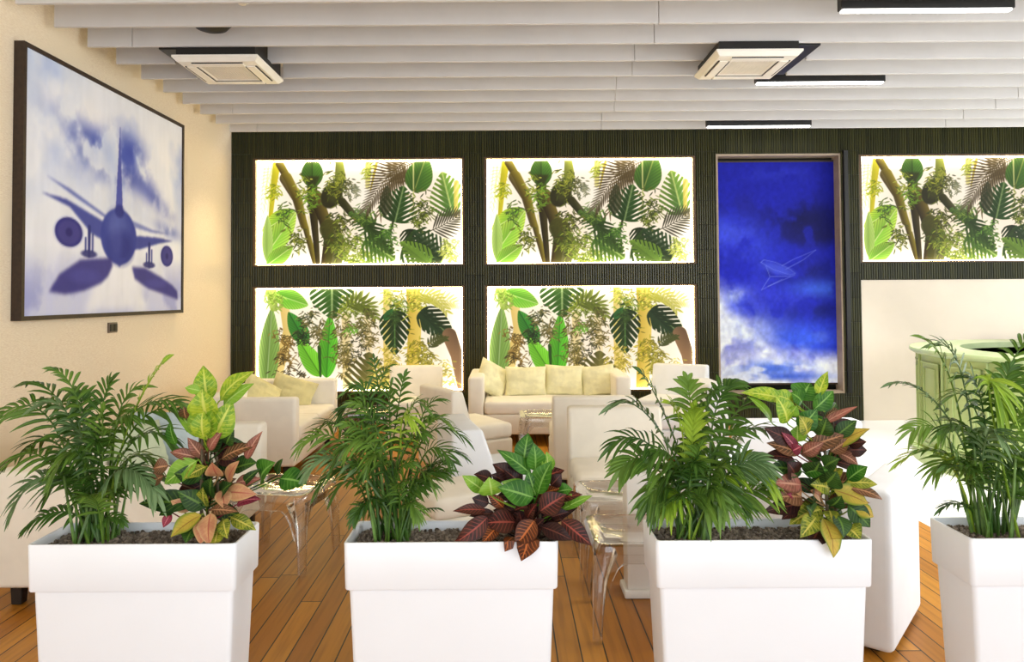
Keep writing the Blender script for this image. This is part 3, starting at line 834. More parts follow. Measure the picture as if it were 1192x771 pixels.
# ------------------------------------------------------------------ ceiling baffles
ZB = 3.43
def ydist(py, px, z):
    lo, hi = 1.0, 14.0
    for _ in range(60):
        mid = (lo+hi)/2
        if at(px, py, mid).z > z: hi = mid
        else: lo = mid
    return lo
pix = [(24, 4), (67, 32), (104, 55), (136, 74.5), (164, 92), (190, 106), (211, 120), (230, 132), (248, 144), (265, 154)]
ys = [ydist(b, a, ZB) for a, b in pix]
nn_ = len(ys); k1 = sum(i*y for i, y in enumerate(ys)); 
sl = (nn_*k1-sum(range(nn_))*sum(ys))/(nn_*sum(i*i for i in range(nn_))-sum(range(nn_))**2); ic = (sum(ys)-sl*sum(range(nn_)))/nn_
print('BAFFLES', [round(y, 2) for y in ys], sl, ic)
YB = [ic+sl*i for i in range(11)]
YB = [y for y in YB if y < D-.03]
words = ['', 'second ', 'third ', 'fourth ', 'fifth ', 'sixth ', 'seventh ', 'eighth ', 'ninth ', 'tenth ', 'eleventh ']
AC = [(-2.69, -1.955, YB[3]-.38, YB[4]+.06), (1.765, 2.475, YB[3]-.38, YB[4]+.06)]
BH, BT = .24, .028
for i, y in enumerate(YB):
    k = len(YB)-1-i
    lab = ('pale grey ceiling baffle hanging nearest the tiled back wall' if k == 0 else
           'frontmost pale grey ceiling baffle, at the top edge of the photo' if i == 0 else
           words[k]+'pale grey ceiling baffle out from the back wall')
    xs0, xs1 = XL+.07, 9.0
    cuts = [(a-.01, b+.01) for a, b, ya, yb in AC if ya < y < yb]
    segs = []; s0 = xs0
    for a, b in cuts: segs.append((s0, a)); s0 = b
    segs.append((s0, xs1))
    bm = bmesh.new()
    seam = 1.05+.13*((i*37) % 5)/5
    for a, b in segs:
        js = [a]+[q for q in (seam-4.0, seam, seam+4.0) if a+.3 < q < b-.3]+[b]
        for c, d in zip(js, js[1:]):
            box(bm, ((c+d)/2, y+BT/2, ZB+BH/2), (d-c-.004, BT, BH), .003, 1)
    for a, b in cuts:                          # the board bridges the air conditioner above its casing
        box(bm, ((a+b)/2, y+BT/2, ZB+BH-.02), (b-a+.2, BT*.6, .03))
    o = obj('ceiling_baffle', bm, M['baffle'], None, False, None)
    tag(o, lab, 'ceiling baffle', 'ceiling baffles')

# ------------------------------------------------------------------ air conditioners
def air_con(x0, x1, ya, yb, label, pcx, pcy):
    zc = ZB-.112
    W_, Dp = .66, .66
    t = thing('air_conditioner', label, 'air conditioner', (pcx, pcy, zc))
    cx = (x0+x1)/2-pcx
    cy = (ya+yb)/2-pcy
    bm = bmesh.new(); box(bm, (cx, cy, .112+.085), (x1-x0-.02, yb-ya-.09, .166), .006); box(bm, (0, 0, .083), (W_-.05, W_-.05, .07)); box(bm, (cx-(x1-x0)/2-.03, cy-(yb-ya)/2+.045, .17), (.16, .03, .04))
    for e in (-.25, .25): tube(bm, [(cx+e, cy, .25), (cx+e, cy, 3.86-zc)], .006)
    obj('casing', bm, M['black'], t, False)
    bm = bmesh.new()
    o, i_ = W_/2, W_/2-.155
    # panel ring with sloped outer edge
    def ring(r, z): return [Vector((sx_*r, sy_*r, z)) for sx_, sy_ in ((-1, -1), (1, -1), (1, 1), (-1, 1))]
    lv = [ring(o, .050), ring(o, .034), ring(o-.03, .004), ring(i_, 0), ring(i_-.012, .012)]
    rr = [[bm.verts.new(v) for v in q] for q in lv]
    for a, b in zip(rr, rr[1:]):
        for q in range(4): bm.faces.new((a[(q+1) % 4], a[q], b[q], b[(q+1) % 4]))
    bm.faces.new(rr[0])
    bmesh.ops.recalc_face_normals(bm, faces=bm.faces)
    obj('fascia', bm, M['acwhite'], t, False)
    bm = bmesh.new(); g = i_-.012
    box(bm, (0, 0, .018), (2*g, 2*g, .01))
    nb = 16
    for q in range(nb+1):
        u = -g+2*g*q/nb
        box(bm, (u, 0, .009), (.010, 2*g, .008)); box(bm, (0, u, .0095), (2*g, .010, .008))
    obj('intake_grille', bm, M['acgrille'], t, False)
    for k in range(4):
        bm = bmesh.new(); R_ = Matrix.Rotation(k*PI/2, 4, 'Z')
        c = (i_+o-.03)/2-.004
        vs = box(bm, (0, -c, -.002), (W_*.60, .070, .010), .003, 1)
        bmesh.ops.transform(bm, matrix=R_, verts=bm.verts)
        lv_ = obj('louvre', bm, M['acwhite'], t, False)
        bm = bmesh.new()
        for e in (-.041, .041): box(bm, (0, -c+e, .0015), (W_*.60, .012, .008))
        bmesh.ops.transform(bm, matrix=R_, verts=bm.verts)
        obj('slot', bm, M['black'], lv_, False)
    return t
air_con(*AC[0], 'white square ceiling air conditioner at upper left, beside the airliner painting', -2.22, 5.88)
air_con(*AC[1], 'white square ceiling air conditioner to the right, near the tall blue painting', 1.95, 5.83)

# ------------------------------------------------------------------ linear lamps
def lamp(pxa, pxb, pyb, label, yv):
    a, b = at(pxa, pyb, yv), at(pxb, pyb, yv)
    cx, z = (a.x+b.x)/2, (a.z+b.z)/2; ln = b.x-a.x
    t = thing('linear_lamp', label, 'ceiling lamp', (cx, yv, z))
    bm = bmesh.new(); box(bm, (0, .03, .055), (ln, .065, .085), .003, 1); obj('housing', bm, M['black'], t, False)
    bm = bmesh.new(); box(bm, (0, .03, .006), (ln-.03, .05, .013), .002, 1); obj('diffuser', bm, M['lamp'], t, False)
    bm = bmesh.new()
    for q in (-.42, .42): tube(bm, [(ln*q, .03, .095), (ln*q, .03, 3.85-z)], .004)
    obj('hanger', bm, M['black'], t)
    return z
mid = lambda i: (YB[i]+YB[i+1])/2-.01
print('LAMPZ', lamp(979.5, 1182, 11.5, 'long black linear ceiling lamp at the top right, nearest of the three', YB[0]+.12),
lamp(880.5, 1031, 96.5, 'black linear ceiling lamp beside the right air conditioner', mid(4)),
lamp(823, 945, 147.5, 'black linear ceiling lamp closest to the back wall', YB[8]+.12), [round(y, 2) for y in YB])

# dome speaker and smoke sensor between the baffles
p = at(246, 37, (YB[1]+YB[2])/2)
t = thing('ceiling_speaker', 'black round dome speaker between the ceiling baffles at upper left', 'speaker', (p.x, p.y, p.z))
bm = bmesh.new(); lathe(bm, [(0.0001, 0), (.06, .006), (.11, .025), (.14, .06), (.145, .07)], 32); obj('dome', bm, M['black'], t)
bm = bmesh.new(); lathe(bm, [(.15, .07), (.155, .085), (.15, .10)], 32); tube(bm, [(0, 0, .1), (0, 0, 3.85-p.z)], .012); obj('mounting_ring', bm, M['black'], t)
p = at(282, 5.5, YB[0]+.20)
t = thing('smoke_detector', 'small white smoke detector at the top edge between ceiling baffles', 'smoke detector', (p.x, p.y, p.z))
bm = bmesh.new(); lathe(bm, [(.0001, 0), (.025, .002), (.03, .012)], 24); obj('sensor_cap', bm, M['acgrille'], t)
bm = bmesh.new(); lathe(bm, [(.03, .012), (.048, .02), (.052, .04), (.03, .05)], 24); tube(bm, [(0, 0, .05), (0, 0, 3.85-p.z)], .01); obj('body', bm, M['whiteplastic'], t)
# ------------------------------------------------------------------ furniture
def soften(bm, amp, sc, seed=0):
    for v in bm.verts:
        n = noise.noise_vector(v.co*sc+Vector((seed, 0, 0)))
        v.co += n*amp
def cushbox(bm, c, s, bev, crown=0.0, cuts=6):
    """upholstered block: rounded box, subdivided, slightly crowned and uneven"""
    b2 = bmesh.new(); box(b2, (0, 0, 0), s, bev, 3)
    if crown:
        bmesh.ops.subdivide_edges(b2, edges=[e for e in b2.edges if e.calc_length() > .12], cuts=cuts, use_grid_fill=True)
        for v in b2.verts:
            if v.co.z > 0:
                fx_ = max(0, 1-(2*v.co.x/s[0])**2); fy_ = max(0, 1-(2*v.co.y/s[1])**2)
                v.co.z += crown*fx_*fy_
    me = bpy.data.meshes.new('tmp'); bmesh.ops.translate(b2, vec=c, verts=b2.verts); b2.to_mesh(me); b2.free(); bm.from_mesh(me); bpy.data.meshes.remove(me)
def sofa(label, loc, rz, w, d, h=.665, seat=.42, arm=.15, cushions=2, fab='fabric', leg=.10, cat='sofa', group=None, name='sofa'):
    t = thing(name, label, cat, loc, rz, group)
    m = M[fab]; back = .18
    for sx_ in (-1, 1):
        bm = bmesh.new(); cushbox(bm, (sx_*(w-arm)/2, 0, (h+leg)/2), (arm, d, h-leg), .028, .0); obj('armrest', bm, m, t)
    bm = bmesh.new(); cushbox(bm, (0, d/2-back/2-.002, (h+leg)/2), (w-2*arm-.004, back-.004, h-leg-.006), .028); obj('backrest', bm, m, t)
    bm = bmesh.new(); cushbox(bm, (0, -back/2, (leg+seat-.13)/2), (w-2*arm-.004, d-back-.004, seat-.13-leg), .02); obj('seat_base', bm, m, t)
    n = cushions; cw = (w-2*arm-.006)/n
    for k in range(n):
        bm = bmesh.new(); cushbox(bm, (-w/2+arm+.003+cw*(k+.5), -back/2-.006, seat-.065), (cw-.004, d-back-.004, .128), .03, .012); obj('seat_cushion', bm, m, t)
    for sx_ in (-1, 1):
        for sy_ in (-1, 1):
            bm = bmesh.new(); box(bm, (sx_*(w/2-.09), sy_*(d/2-.09), leg/2), (.05, .05, leg), .004, 1, taper=(1.15, 1.15)); obj('leg', bm, M['darkleg'], t, False)
    return t
def lounge_chair(label, loc, rz, w=.64, d=.76, seat=.42, h=.72, top=.15, bot=.27, fab='fabric', group='white armless lounge chairs'):
    """armless chair: seat block and a wedge-shaped back that tapers upwards; local front is -Y"""
    t = thing('lounge_chair', label, 'lounge chair', loc, rz, group)
    m = M[fab]
    bm = bmesh.new(); prism(bm, [(d/2, .05), (d/2-.012, h), (d/2-top, h), (d/2-bot, seat-.02), (d/2-bot, .05)], 'x', -w/2, w/2, .024, 3)
    obj('backrest', bm, m, t)
    bm = bmesh.new(); sd = d-bot-.004
    cushbox(bm, (0, -d/2+sd/2, (.05+seat-.13)/2), (w, sd, seat-.13-.05), .022); obj('seat_base', bm, m, t)
    bm = bmesh.new(); cushbox(bm, (0, -d/2+sd/2, seat-.066), (w, sd, .126), .034, .014); obj('seat_cushion', bm, m, t)
    for sx_ in (-1, 1):
        for sy_ in (-1, 1):
            bm = bmesh.new(); box(bm, (sx_*(w/2-.08), sy_*(d/2-.08), .025), (.05, .05, .05)); obj('leg', bm, M['darkleg'], t, False)
    return t
def pillow_bm(w, h, th, seed, wr=.008):
    bm = bmesh.new(); n = 18
    top, bot = {}, {}
    for i in range(n+1):
        for j in range(n+1):
            u, v = -1+2*i/n, -1+2*j/n
            k = max(0, (1-u**4)*(1-v**4))**.5
            pin = 1-.07*(1-abs(u))*abs(v)**3-.0; pin2 = 1-.07*(1-abs(v))*abs(u)**3
            x, z = u*w/2*pin2, v*h/2*pin
            q = noise.noise(Vector((u*1.3+seed, v*3.5, seed*1.7)))*wr*k*2+noise.noise(Vector((u*4+seed, v*9, 3)))*wr*k
            tt = th/2*k
            a = bm.verts.new((x, -tt-q, z)); top[i, j] = a
            bot[i, j] = a if (i in (0, n) or j in (0, n)) else bm.verts.new((x, tt+q, z))
    for i in range(n):
        for j in range(n):
            bm.faces.new((top[i, j], top[i+1, j], top[i+1, j+1], top[i, j+1]))
            f = (bot[i, j+1], bot[i+1, j+1], bot[i+1, j], bot[i, j])
            bm.faces.new(f)
    bmesh.ops.recalc_face_normals(bm, faces=bm.faces)
    return bm
def pillow(label, loc, rot, w, h, th, mat, seed, group=None):
    bm = pillow_bm(w, h, th, seed)
    o = obj('cushion', bm, M[mat]); o.location = loc; o.rotation_euler = rot
    return tag(o, label, 'cushion', group)

# --- sofas along the left wall (they face right)
xf = at(344, 500, 6.07).x
s2 = sofa('white two-seat sofa in the far left corner holding khaki cushions', (xf-.425, 6.83, 0), PI/2, 1.55, .85)
xn_ = at(311, 520, 4.98).x
s1 = sofa('white two-seat sofa behind the leftmost planter, along the beige wall', (xn_-.44, 4.28, 0), PI/2, 1.44, .88, fab='fabric')
pillow('khaki cushion leaning on the far armrest of the corner sofa, front one', (xf-.40, 7.36, .555), (math.radians(-20), math.radians(18), math.radians(6)), .44, .30, .12, 'cushion_khaki', 3)
pillow('khaki cushion behind the other one in the far left corner sofa', (xf-.60, 7.02, .575), (math.radians(-22), math.radians(30), math.radians(48)), .42, .30, .12, 'cushion_khaki', 5)
pillow('pale blue-grey cushion on the sofa behind the leftmost planter', (xn_-.56, 4.72, .60), (math.radians(-18), 0, math.radians(20)), .40, .36, .13, 'cushion_blue', 7)
pillow('sage cushion on the sofa behind the leftmost planter', (xn_-.60, 4.42, .58), (math.radians(-20), 0, math.radians(62)), .38, .34, .12, 'cushion_sage', 9)

# --- three-seat sofa in front of the lower leaf panel
YS = 7.35
a, b = at(545, 470, YS), at(735, 470, YS)
sw = b.x-a.x; sd_ = .86
s3 = sofa('white three-seat sofa with cream cushions below the middle leaf panel', ((a.x+b.x)/2, YS+sd_/2, 0), 0, sw, sd_, .69, .44, .155, 1, leg=.11)
for k, (px, w_, h_, ry, rx, z_, lab) in enumerate(((573, .36, .37, 30, -28, .615, 'cream cushion tilted against the left armrest of the three-seat sofa'),
        (612, .44, .33, 0, -14, .585, 'cream cushion with horizontal creases on the three-seat sofa, second from its left arm'),
        (657, .42, .34, 2, -16, .59, 'cream cushion in the middle right of the three-seat sofa'),
        (696, .36, .34, -6, -18, .59, 'pale cream cushion beside the right armrest of the three-seat sofa'))):
    c = at(px, 455, YS+.50)
    pillow(lab, (c.x, YS+.50-.03*(k % 2), z_), (math.radians(rx), math.radians(ry), math.radians((18, 0, -3, -8)[k])), w_, h_, .15, 'cushion_cream', 11+k, 'cream cushions on the three-seat sofa')

# --- armless lounge chairs
def chair_at(corner, face, w, d, which):
    """place a chair so that one rear corner ('r' right or 'l' left of the sitter) is at corner, facing along face"""
    fx_, fy_ = face; ln = math.hypot(fx_, fy_); fx_ /= ln; fy_ /= ln
    rx_, ry_ = fy_, -fx_                        # the sitter's right
    s = 1 if which == 'l' else -1
    cx = corner[0]+fx_*d/2+s*rx_*w/2; cy = corner[1]+fy_*d/2+s*ry_*w/2
    return (cx, cy, 0), math.atan2(fy_, fx_)+PI/2
cA = at(524, 457, 5.97)
loc, rz = chair_at((cA.x, 5.97), (.83, .50), .64, .60, 'r')
lounge_chair('white lounge chair facing away towards the three-seat sofa, left of the centre aisle', loc, rz, .64, .60, .42, .72, .12, .22)
loc, rz = chair_at((-.335, 4.36), (.95, .22), .64, .66, 'r')
lounge_chair('bright white lounge chair seen side-on behind the second planter', loc, rz, .64, .66, .42, .70, .20, .30, 'fabric_cool')
loc, rz = (.748, 4.79, 0), 0
lounge_chair('white lounge chair facing us behind the clear stools', loc, rz, .64, .80, .42, .73, .14, .25)
lounge_chair('white lounge chair turned away, directly behind the one facing us', (.70, 6.09, 0), PI, .66, .64, .42, .70, .14, .24)
lounge_chair('cream lounge chair facing us before the lower left leaf panel', (-.965, 7.88, 0), math.radians(6), .58, .70, .42, .735, .14, .24)
lounge_chair('white lounge chair at the back right under the pillar left of the blue painting', (1.80, 7.85, 0), math.radians(-28), .60, .74, .42, .735, .14, .24, 'fabric_cool')
lounge_chair('white lounge chair turned side-on below the blue painting', (1.63, 6.86, 0), math.radians(-90), .60, .74, .42, .69, .19, .26, 'fabric_cool')

lounge_chair('white lounge chair with its back to us between the third palm and the tall croton', (1.86, 4.98, 0), PI, .78, .74, .42, .70, .16, .26, 'fabric_cool')

# --- ottoman behind the second planter
t = thing('ottoman', 'low white square ottoman directly behind the second planter', 'ottoman', (-.285, 4.03, 0), math.radians(30))
bm = bmesh.new(); cushbox(bm, (0, 0, .20), (.42, .42, .30), .02); obj('base', bm, M['fabric'], t)
bm = bmesh.new(); cushbox(bm, (0, 0, .405), (.425, .425, .11), .03, .015); obj('seat_cushion', bm, M['fabric'], t)
for sx_ in (-1, 1):
    for sy_ in (-1, 1):
        bm = bmesh.new(); box(bm, (sx_*.15, sy_*.15, .025), (.04, .04, .05)); obj('leg', bm, M['darkleg'], t, False)

# --- white sofa seen from behind at the right: corner towards us
cH = at(1040.5, 766, 3.007)
u = Vector((-.776, .63, 0)); v_ = Vector((.63, .776, 0))
wH, dH = .95, .60
cen = Vector((cH.x, 3.007, 0))+u*wH/2+v_*dH/2
sofa('white armchair with its back to us behind the third planter, beside the white floor', (cen.x, cen.y, 0), math.atan2(-v_.x, v_.y)+PI, wH, dH, .69, .42, .15, 1, fab='fabric_cool', leg=.025, cat='armchair', name='armchair')

# --- clear acrylic stools
def clear_stool(label, loc, rz, s=.45, h=.425, group='clear acrylic stools'):
    t = thing('clear_stool', label, 'stool', loc, rz, group)
    m = M['acrylic']
    def rr(hs, r, z, n=5):
        out_ = []
        for cx, cy, a0 in ((1, 1, 0), (-1, 1, 90), (-1, -1, 180), (1, -1, 270)):
            for k in range(n+1):
                a = math.radians(a0+90*k/n)
                out_.append(Vector((cx*(hs-r)+r*math.cos(a), cy*(hs-r)+r*math.sin(a), z)))
        return out_
    bm = bmesh.new()
    levels = [rr(s/2, .06, h-.045), rr(s/2, .06, h-.012), rr(s/2-.008, .055, h), rr(s/2-.035, .045, h-.001), rr(s/2-.05, .04, h-.012)]
    rings = [[bm.verts.new(p_) for p_ in q] for q in levels]
    for a_, b_ in zip(rings, rings[1:]):
        n = len(a_)
        for k in range(n): bm.faces.new((a_[k], a_[(k+1) % n], b_[(k+1) % n], b_[k]))
    bm.faces.new(rings[-1])
    obj('seat', bm, m, t)
    # apron: four arched panels with rounded corners
    for k in range(4):
        bm = bmesh.new(); hw = s/2-.055; pts = [(-hw, h-.046), (hw, h-.046)]
        na = 14
        for i in range(na+1):
            x = hw-2*hw*i/na
            e = abs(x)/hw
            pts.append((x, h-.085-.16*max(0, (e-.45)/.55)**2.6))
        prism(bm, list(reversed(pts)), 'y', -s/2+.006, -s/2+.016)
        bmesh.ops.transform(bm, matrix=Matrix.Rotation(k*PI/2, 4, 'Z'), verts=bm.verts)
        obj('apron', bm, m, t, False)
    for sx_ in (-1, 1):
        for sy_ in (-1, 1):
            bm = bmesh.new(); rings = []
            for z, k, o_ in ((0.004, .020, .008), (.10, .022, .006), (.25, .028, .003), (h-.12, .036, 0), (h-.046, .052, 0)):
                c = Vector((sx_*(s/2-k+o_), sy_*(s/2-k+o_), z)); r = .012; ring = []
                for cx, cy, a0 in ((1, 1, 0), (-1, 1, 90), (-1, -1, 180), (1, -1, 270)):
                    for q in range(4):
                        a = math.radians(a0+30*q)
                        ring.append(bm.verts.new(c+Vector((cx*(k-r)+r*math.cos(a), cy*(k-r)+r*math.sin(a), 0))))
                rings.append(ring)
            for a_, b_ in zip(rings, rings[1:]):
                n = len(a_)
                for q in range(n): bm.faces.new((a_[q], a_[(q+1) % n], b_[(q+1) % n], b_[q]))
            obj('leg', bm, m, t)
    return t
S0 = clear_stool('clear acrylic stool nearest us, in the gap right of the second planter', (.60, 3.40, 0), 0)
dup(S0, (.61, 4.06, 0), 0, 'second clear acrylic stool, just behind the front one and before the lounge chair facing us')
dup(S0, (.345, 6.70, 0), 0, 'clear acrylic stool in front of the three-seat sofa')
dup(S0, (-1.33, 7.05, 0), math.radians(8), 'clear acrylic stool at the back beside the corner sofa with khaki cushions')
p1 = at(357, 667, 3.97)
S1 = clear_stool('larger clear acrylic stool between the first and second planters', (p1.x-.205, 4.22, 0), math.radians(-10), .48, .43)

# --- slim white pedestal
t = thing('pedestal', 'slim white square pedestal on a flat base, beside the front clear stool', 'pedestal', (.672, 3.725, 0))
bm = bmesh.new(); box(bm, (0, 0, .02), (.185, .165, .04), .010, 2); obj('base_plate', bm, M['whiteplastic'], t)
bm = bmesh.new(); box(bm, (.0, 0, .33), (.15, .13, .58), .008, 2); obj('column', bm, M['whiteplastic'], t)
bm = bmesh.new(); box(bm, (.0, 0, .626), (.16, .14, .012), .004, 2); obj('cap', bm, M['whiteplastic'], t)

# --- round green bar
bc = (5.2, 6.2); R_ = 1.55
t = thing('bar_counter', 'round pale green panelled bar counter on the white floor', 'bar counter', (bc[0], bc[1], 0))
bm = bmesh.new(); lathe(bm, [(R_-.05, 0), (R_-.05, .95), (R_-.20, .955)], 120); obj('body', bm, M['bar'], t)
bm = bmesh.new(); lathe(bm, [(R_-.05, 0), (R_+.005, .002), (R_+.005, .10), (R_-.01, .115), (R_-.05, .118)], 120); obj('plinth', bm, M['bar'], t)
bm = bmesh.new(); lathe(bm, [(R_-.40, .955), (R_-.02, .955), (R_-.005, .965), (R_+.012, .978), (R_+.012, 1.0), (R_+.006, 1.008), (R_-.40, 1.008), (R_-.40, .955)], 120); obj('countertop', bm, M['barcap'], t)
npan = 20
for k in range(npan):
    a0 = 2*PI*(k+.10)/npan; a1 = 2*PI*(k+.90)/npan
    bm = bmesh.new(); rr_ = R_-.045
    P_ = lambda a, z: Vector((rr_*math.cos(a), rr_*math.sin(a), z))
    for inset, zz0, zz1, rad in ((0, .17, .89, .010), (.05, .22, .84, .007)):
        loop = [P_(a0+inset+(a1-a0-2*inset)*i/8, zz0) for i in range(9)]+[P_(a1-inset+(a0-a1+2*inset)*i/8, zz1) for i in range(9)]
        loop.append(loop[0]); tube(bm, loop, rad, n=6)
    obj('panel_moulding', bm, M['bar'], t)
    bm = bmesh.new(); a = 2*PI*k/npan
    tube(bm, [((R_-.042)*math.cos(a), (R_-.042)*math.sin(a), .12), ((R_-.042)*math.cos(a), (R_-.042)*math.sin(a), .95)], .012, n=8)
    obj('rib', bm, M['bar'], t)
# ------------------------------------------------------------------ plant materials
def leafmat(name, base, alt, vein, rib=.035, lat=0.0, latn=9, latw=.16, mott=.35, mscale=22, edge_=None, rough=.38, trans=.18):
    m, nt, bs = newmat(name)
    uv = N(nt, 'ShaderNodeUVMap'); uv.uv_map = 'UVMap'
    s = N(nt, 'ShaderNodeSeparateXYZ'); L(nt, uv.outputs[0], s.inputs[0])
    av = mathn(nt, 'ABSOLUTE', mathn(nt, 'SUBTRACT', s.outputs[1], .5))      # 0 midrib .. .5 margin
    f, tc = noisen(nt, mscale, 3)
    oi = N(nt, 'ShaderNodeObjectInfo')
    fac = mathn(nt, 'ADD', smooth(nt, f, .5-mott*.3, .5+mott*.3), mathn(nt, 'MULTIPLY', mathn(nt, 'SUBTRACT', oi.outputs['Random'], .5), .7))
    n = N(nt, 'ShaderNodeClamp'); L(nt, fac, n.inputs[0])
    c = mixc(nt, n.outputs[0], base, alt)
    if edge_: c = mixc(nt, smooth(nt, av, .30, .48), c, edge_)
    if lat:
        ph = mathn(nt, 'FRACT', mathn(nt, 'MULTIPLY', mathn(nt, 'SUBTRACT', s.outputs[0], mathn(nt, 'MULTIPLY', av, .38)), latn))
        ln = mathn(nt, 'SUBTRACT', 1.0, smooth(nt, mathn(nt, 'ABSOLUTE', mathn(nt, 'SUBTRACT', ph, .5)), latw*.35, latw))
        ln = mathn(nt, 'MULTIPLY', mathn(nt, 'MULTIPLY', ln, lat), mathn(nt, 'SUBTRACT', 1.0, smooth(nt, av, .34, .5)))
        c = mixc(nt, ln, c, vein)
    c = mixc(nt, mathn(nt, 'SUBTRACT', 1.0, smooth(nt, av, rib*.6, rib*1.4)), c, vein)
    L(nt, c, bs.inputs['Base Color'])
    bs.inputs['Roughness'].default_value = rough; bs.inputs['Specular IOR Level'].default_value = .28
    out_ = nt.nodes['Material Output']
    t = N(nt, 'ShaderNodeBsdfTranslucent'); L(nt, c, t.inputs[0])
    mx = N(nt, 'ShaderNodeMixShader'); mx.inputs[0].default_value = trans
    L(nt, bs.outputs[0], mx.inputs[1]); L(nt, t.outputs[0], mx.inputs[2]); L(nt, mx.outputs[0], out_.inputs[0])
    return m
LM = {
 'g':  leafmat('croton_green', srgb(36, 88, 22), srgb(66, 120, 32), srgb(130, 176, 84), .04, .28, 8),
 'lg': leafmat('croton_light_green', srgb(100, 150, 40), srgb(134, 176, 54), srgb(176, 204, 108), .04, .25, 8),
 'lime': leafmat('croton_lime', srgb(166, 188, 50), srgb(116, 158, 38), srgb(206, 214, 96), .05, .45, 9, mott=.2, mscale=60),
 'dg': leafmat('croton_dark_green', srgb(30, 58, 24), srgb(50, 84, 32), srgb(96, 130, 50), .05, .4, 9),
 'm':  leafmat('croton_maroon', srgb(52, 24, 20), srgb(76, 42, 30), srgb(160, 74, 60), .04, .5, 9),
 'mo': leafmat('croton_orange_veined', srgb(74, 36, 20), srgb(104, 56, 28), srgb(196, 108, 52), .045, .6, 9),
 'md': leafmat('croton_dark_maroon', srgb(36, 16, 18), srgb(56, 30, 24), srgb(110, 60, 48), .035, .3, 9),
 'y':  leafmat('croton_yellow', srgb(200, 172, 70), srgb(172, 160, 60), srgb(150, 110, 50), .03, .25, 10, edge_=srgb(120, 140, 44)),
 'yg': leafmat('croton_yellow_green', srgb(154, 158, 48), srgb(92, 112, 34), srgb(206, 194, 90), .05, .5, 9, mott=.2, mscale=50),
 'p':  leafmat('croton_peach', srgb(206, 158, 112), srgb(186, 126, 92), srgb(176, 96, 76), .04, .25, 9, edge_=srgb(198, 160, 110)),
 'pk': leafmat('croton_pink', srgb(166, 100, 86), srgb(116, 74, 56), srgb(198, 146, 120), .05, .35, 9, edge_=srgb(108, 70, 50)),
 'br': leafmat('croton_bronze', srgb(112, 74, 48), srgb(76, 58, 34), srgb(188, 136, 96), .05, .55, 9),
 'mg': leafmat('croton_magenta', srgb(150, 48, 70), srgb(108, 34, 50), srgb(206, 110, 120), .05, .3, 9),
}
def palmmat(name, a, b):
    return leafmat(name, a, b, tuple(x*1.25 for x in b[:3])+(1,), .06, 0, mott=.5, mscale=7, rough=.34, trans=.25)
PM = [palmmat('palm_leaf_deep', srgb(52, 88, 32), srgb(84, 120, 46)), palmmat('palm_leaf_mid', srgb(72, 108, 38), srgb(112, 146, 58)),
      palmmat('palm_leaf_bright', srgb(124, 160, 44), srgb(164, 192, 66)), palmmat('palm_leaf_cool', srgb(84, 116, 68), srgb(126, 154, 106))]
M['cane'] = plain('palm_cane', srgb(96, 130, 58), .5, .2, 30)
M['stalk'] = plain('croton_stalk', srgb(84, 72, 48), .7, .15, 40)

# ------------------------------------------------------------------ planters with gravel
YP = 2.19; PDEP = .218
pe = [(30, 274.5), (399.5, 650), (763.5, 1017), (1130, 1376)]
zr = at(588, 631.5, YP).z
LIP = .14
def planter(x0, x1, label):
    w = x1-x0
    t = thing('planter', label, 'planter', ((x0+x1)/2, YP+PDEP/2, 0), 0, 'white rectangular planters')
    def rr(hx, hy, r, z, n=4):
        o = []
        for cx, cy, a0 in ((1, 1, 0), (-1, 1, 90), (-1, -1, 180), (1, -1, 270)):
            for k in range(n+1):
                a = math.radians(a0+90*k/n); o.append(Vector((cx*(hx-r)+r*math.cos(a), cy*(hy-r)+r*math.sin(a), z)))
        return o
    def shell(bm, lv):
        rings = [[bm.verts.new(p) for p in q] for q in lv]; n = len(rings[0])
        for a, b in zip(rings, rings[1:]):
            for k in range(n): bm.faces.new((a[k], a[(k+1) % n], b[(k+1) % n], b[k]))
        return rings
    hx, hy = w/2, PDEP/2
    bm = bmesh.new()
    r = shell(bm, [rr(hx-.045, hy-.034, .012, 0), rr(hx-.040, hy-.030, .014, .01), rr(hx-.0135, hy-.0125, .014, zr-LIP+.004), rr(hx-.0135, hy-.0125, .014, zr-.05)])
    bm.faces.new(list(reversed(r[0])))
    obj('body', bm, M['planter'], t)
    bm = bmesh.new()
    shell(bm, [rr(hx-.013, hy-.012, .014, zr-LIP+.002), rr(hx-.004, hy-.004, .014, zr-LIP), rr(hx-.0025, hy-.0025, .014, zr-LIP+.004), rr(hx, hy, .014, zr-.004), rr(hx-.002, hy-.002, .013, zr),
               rr(hx-.007, hy-.007, .012, zr), rr(hx-.009, hy-.009, .012, zr-.004), rr(hx-.012, hy-.012, .012, zr-.12)])
    obj('rim', bm, M['planter'], t)
    return t
gr = bmesh.new(); q = random.Random(5)
SOILZ = zr-.028
GW, GD = .60, .186
box(gr, (0, 0, -.012), (GW-.004, GD-.004, .018))
ico = bmesh.new(); bmesh.ops.create_icosphere(ico, subdivisions=1, radius=1.0)
iv = [v.co.copy() for v in ico.verts]; iff = [[v.index for v in f.verts] for f in ico.faces]; ico.free()
for k in range(1900):
    r = q.uniform(.0045, .0085); c = Vector((q.uniform(-GW/2+.008, GW/2-.008), q.uniform(-GD/2+.008, GD/2-.008), q.uniform(-.006, .006)))
    R = Matrix.Rotation(q.uniform(0, 6), 3, Vector((q.random(), q.random(), q.random()+.1)).normalized())
    vs = [gr.verts.new(c+(R @ Vector((v.x*r*q.uniform(.8, 1.3), v.y*r*q.uniform(.8, 1.2), v.z*r*q.uniform(.6, 1))))) for v in iv]
    for f in iff: gr.faces.new([vs[i] for i in f])
gravel0 = None
planters = []
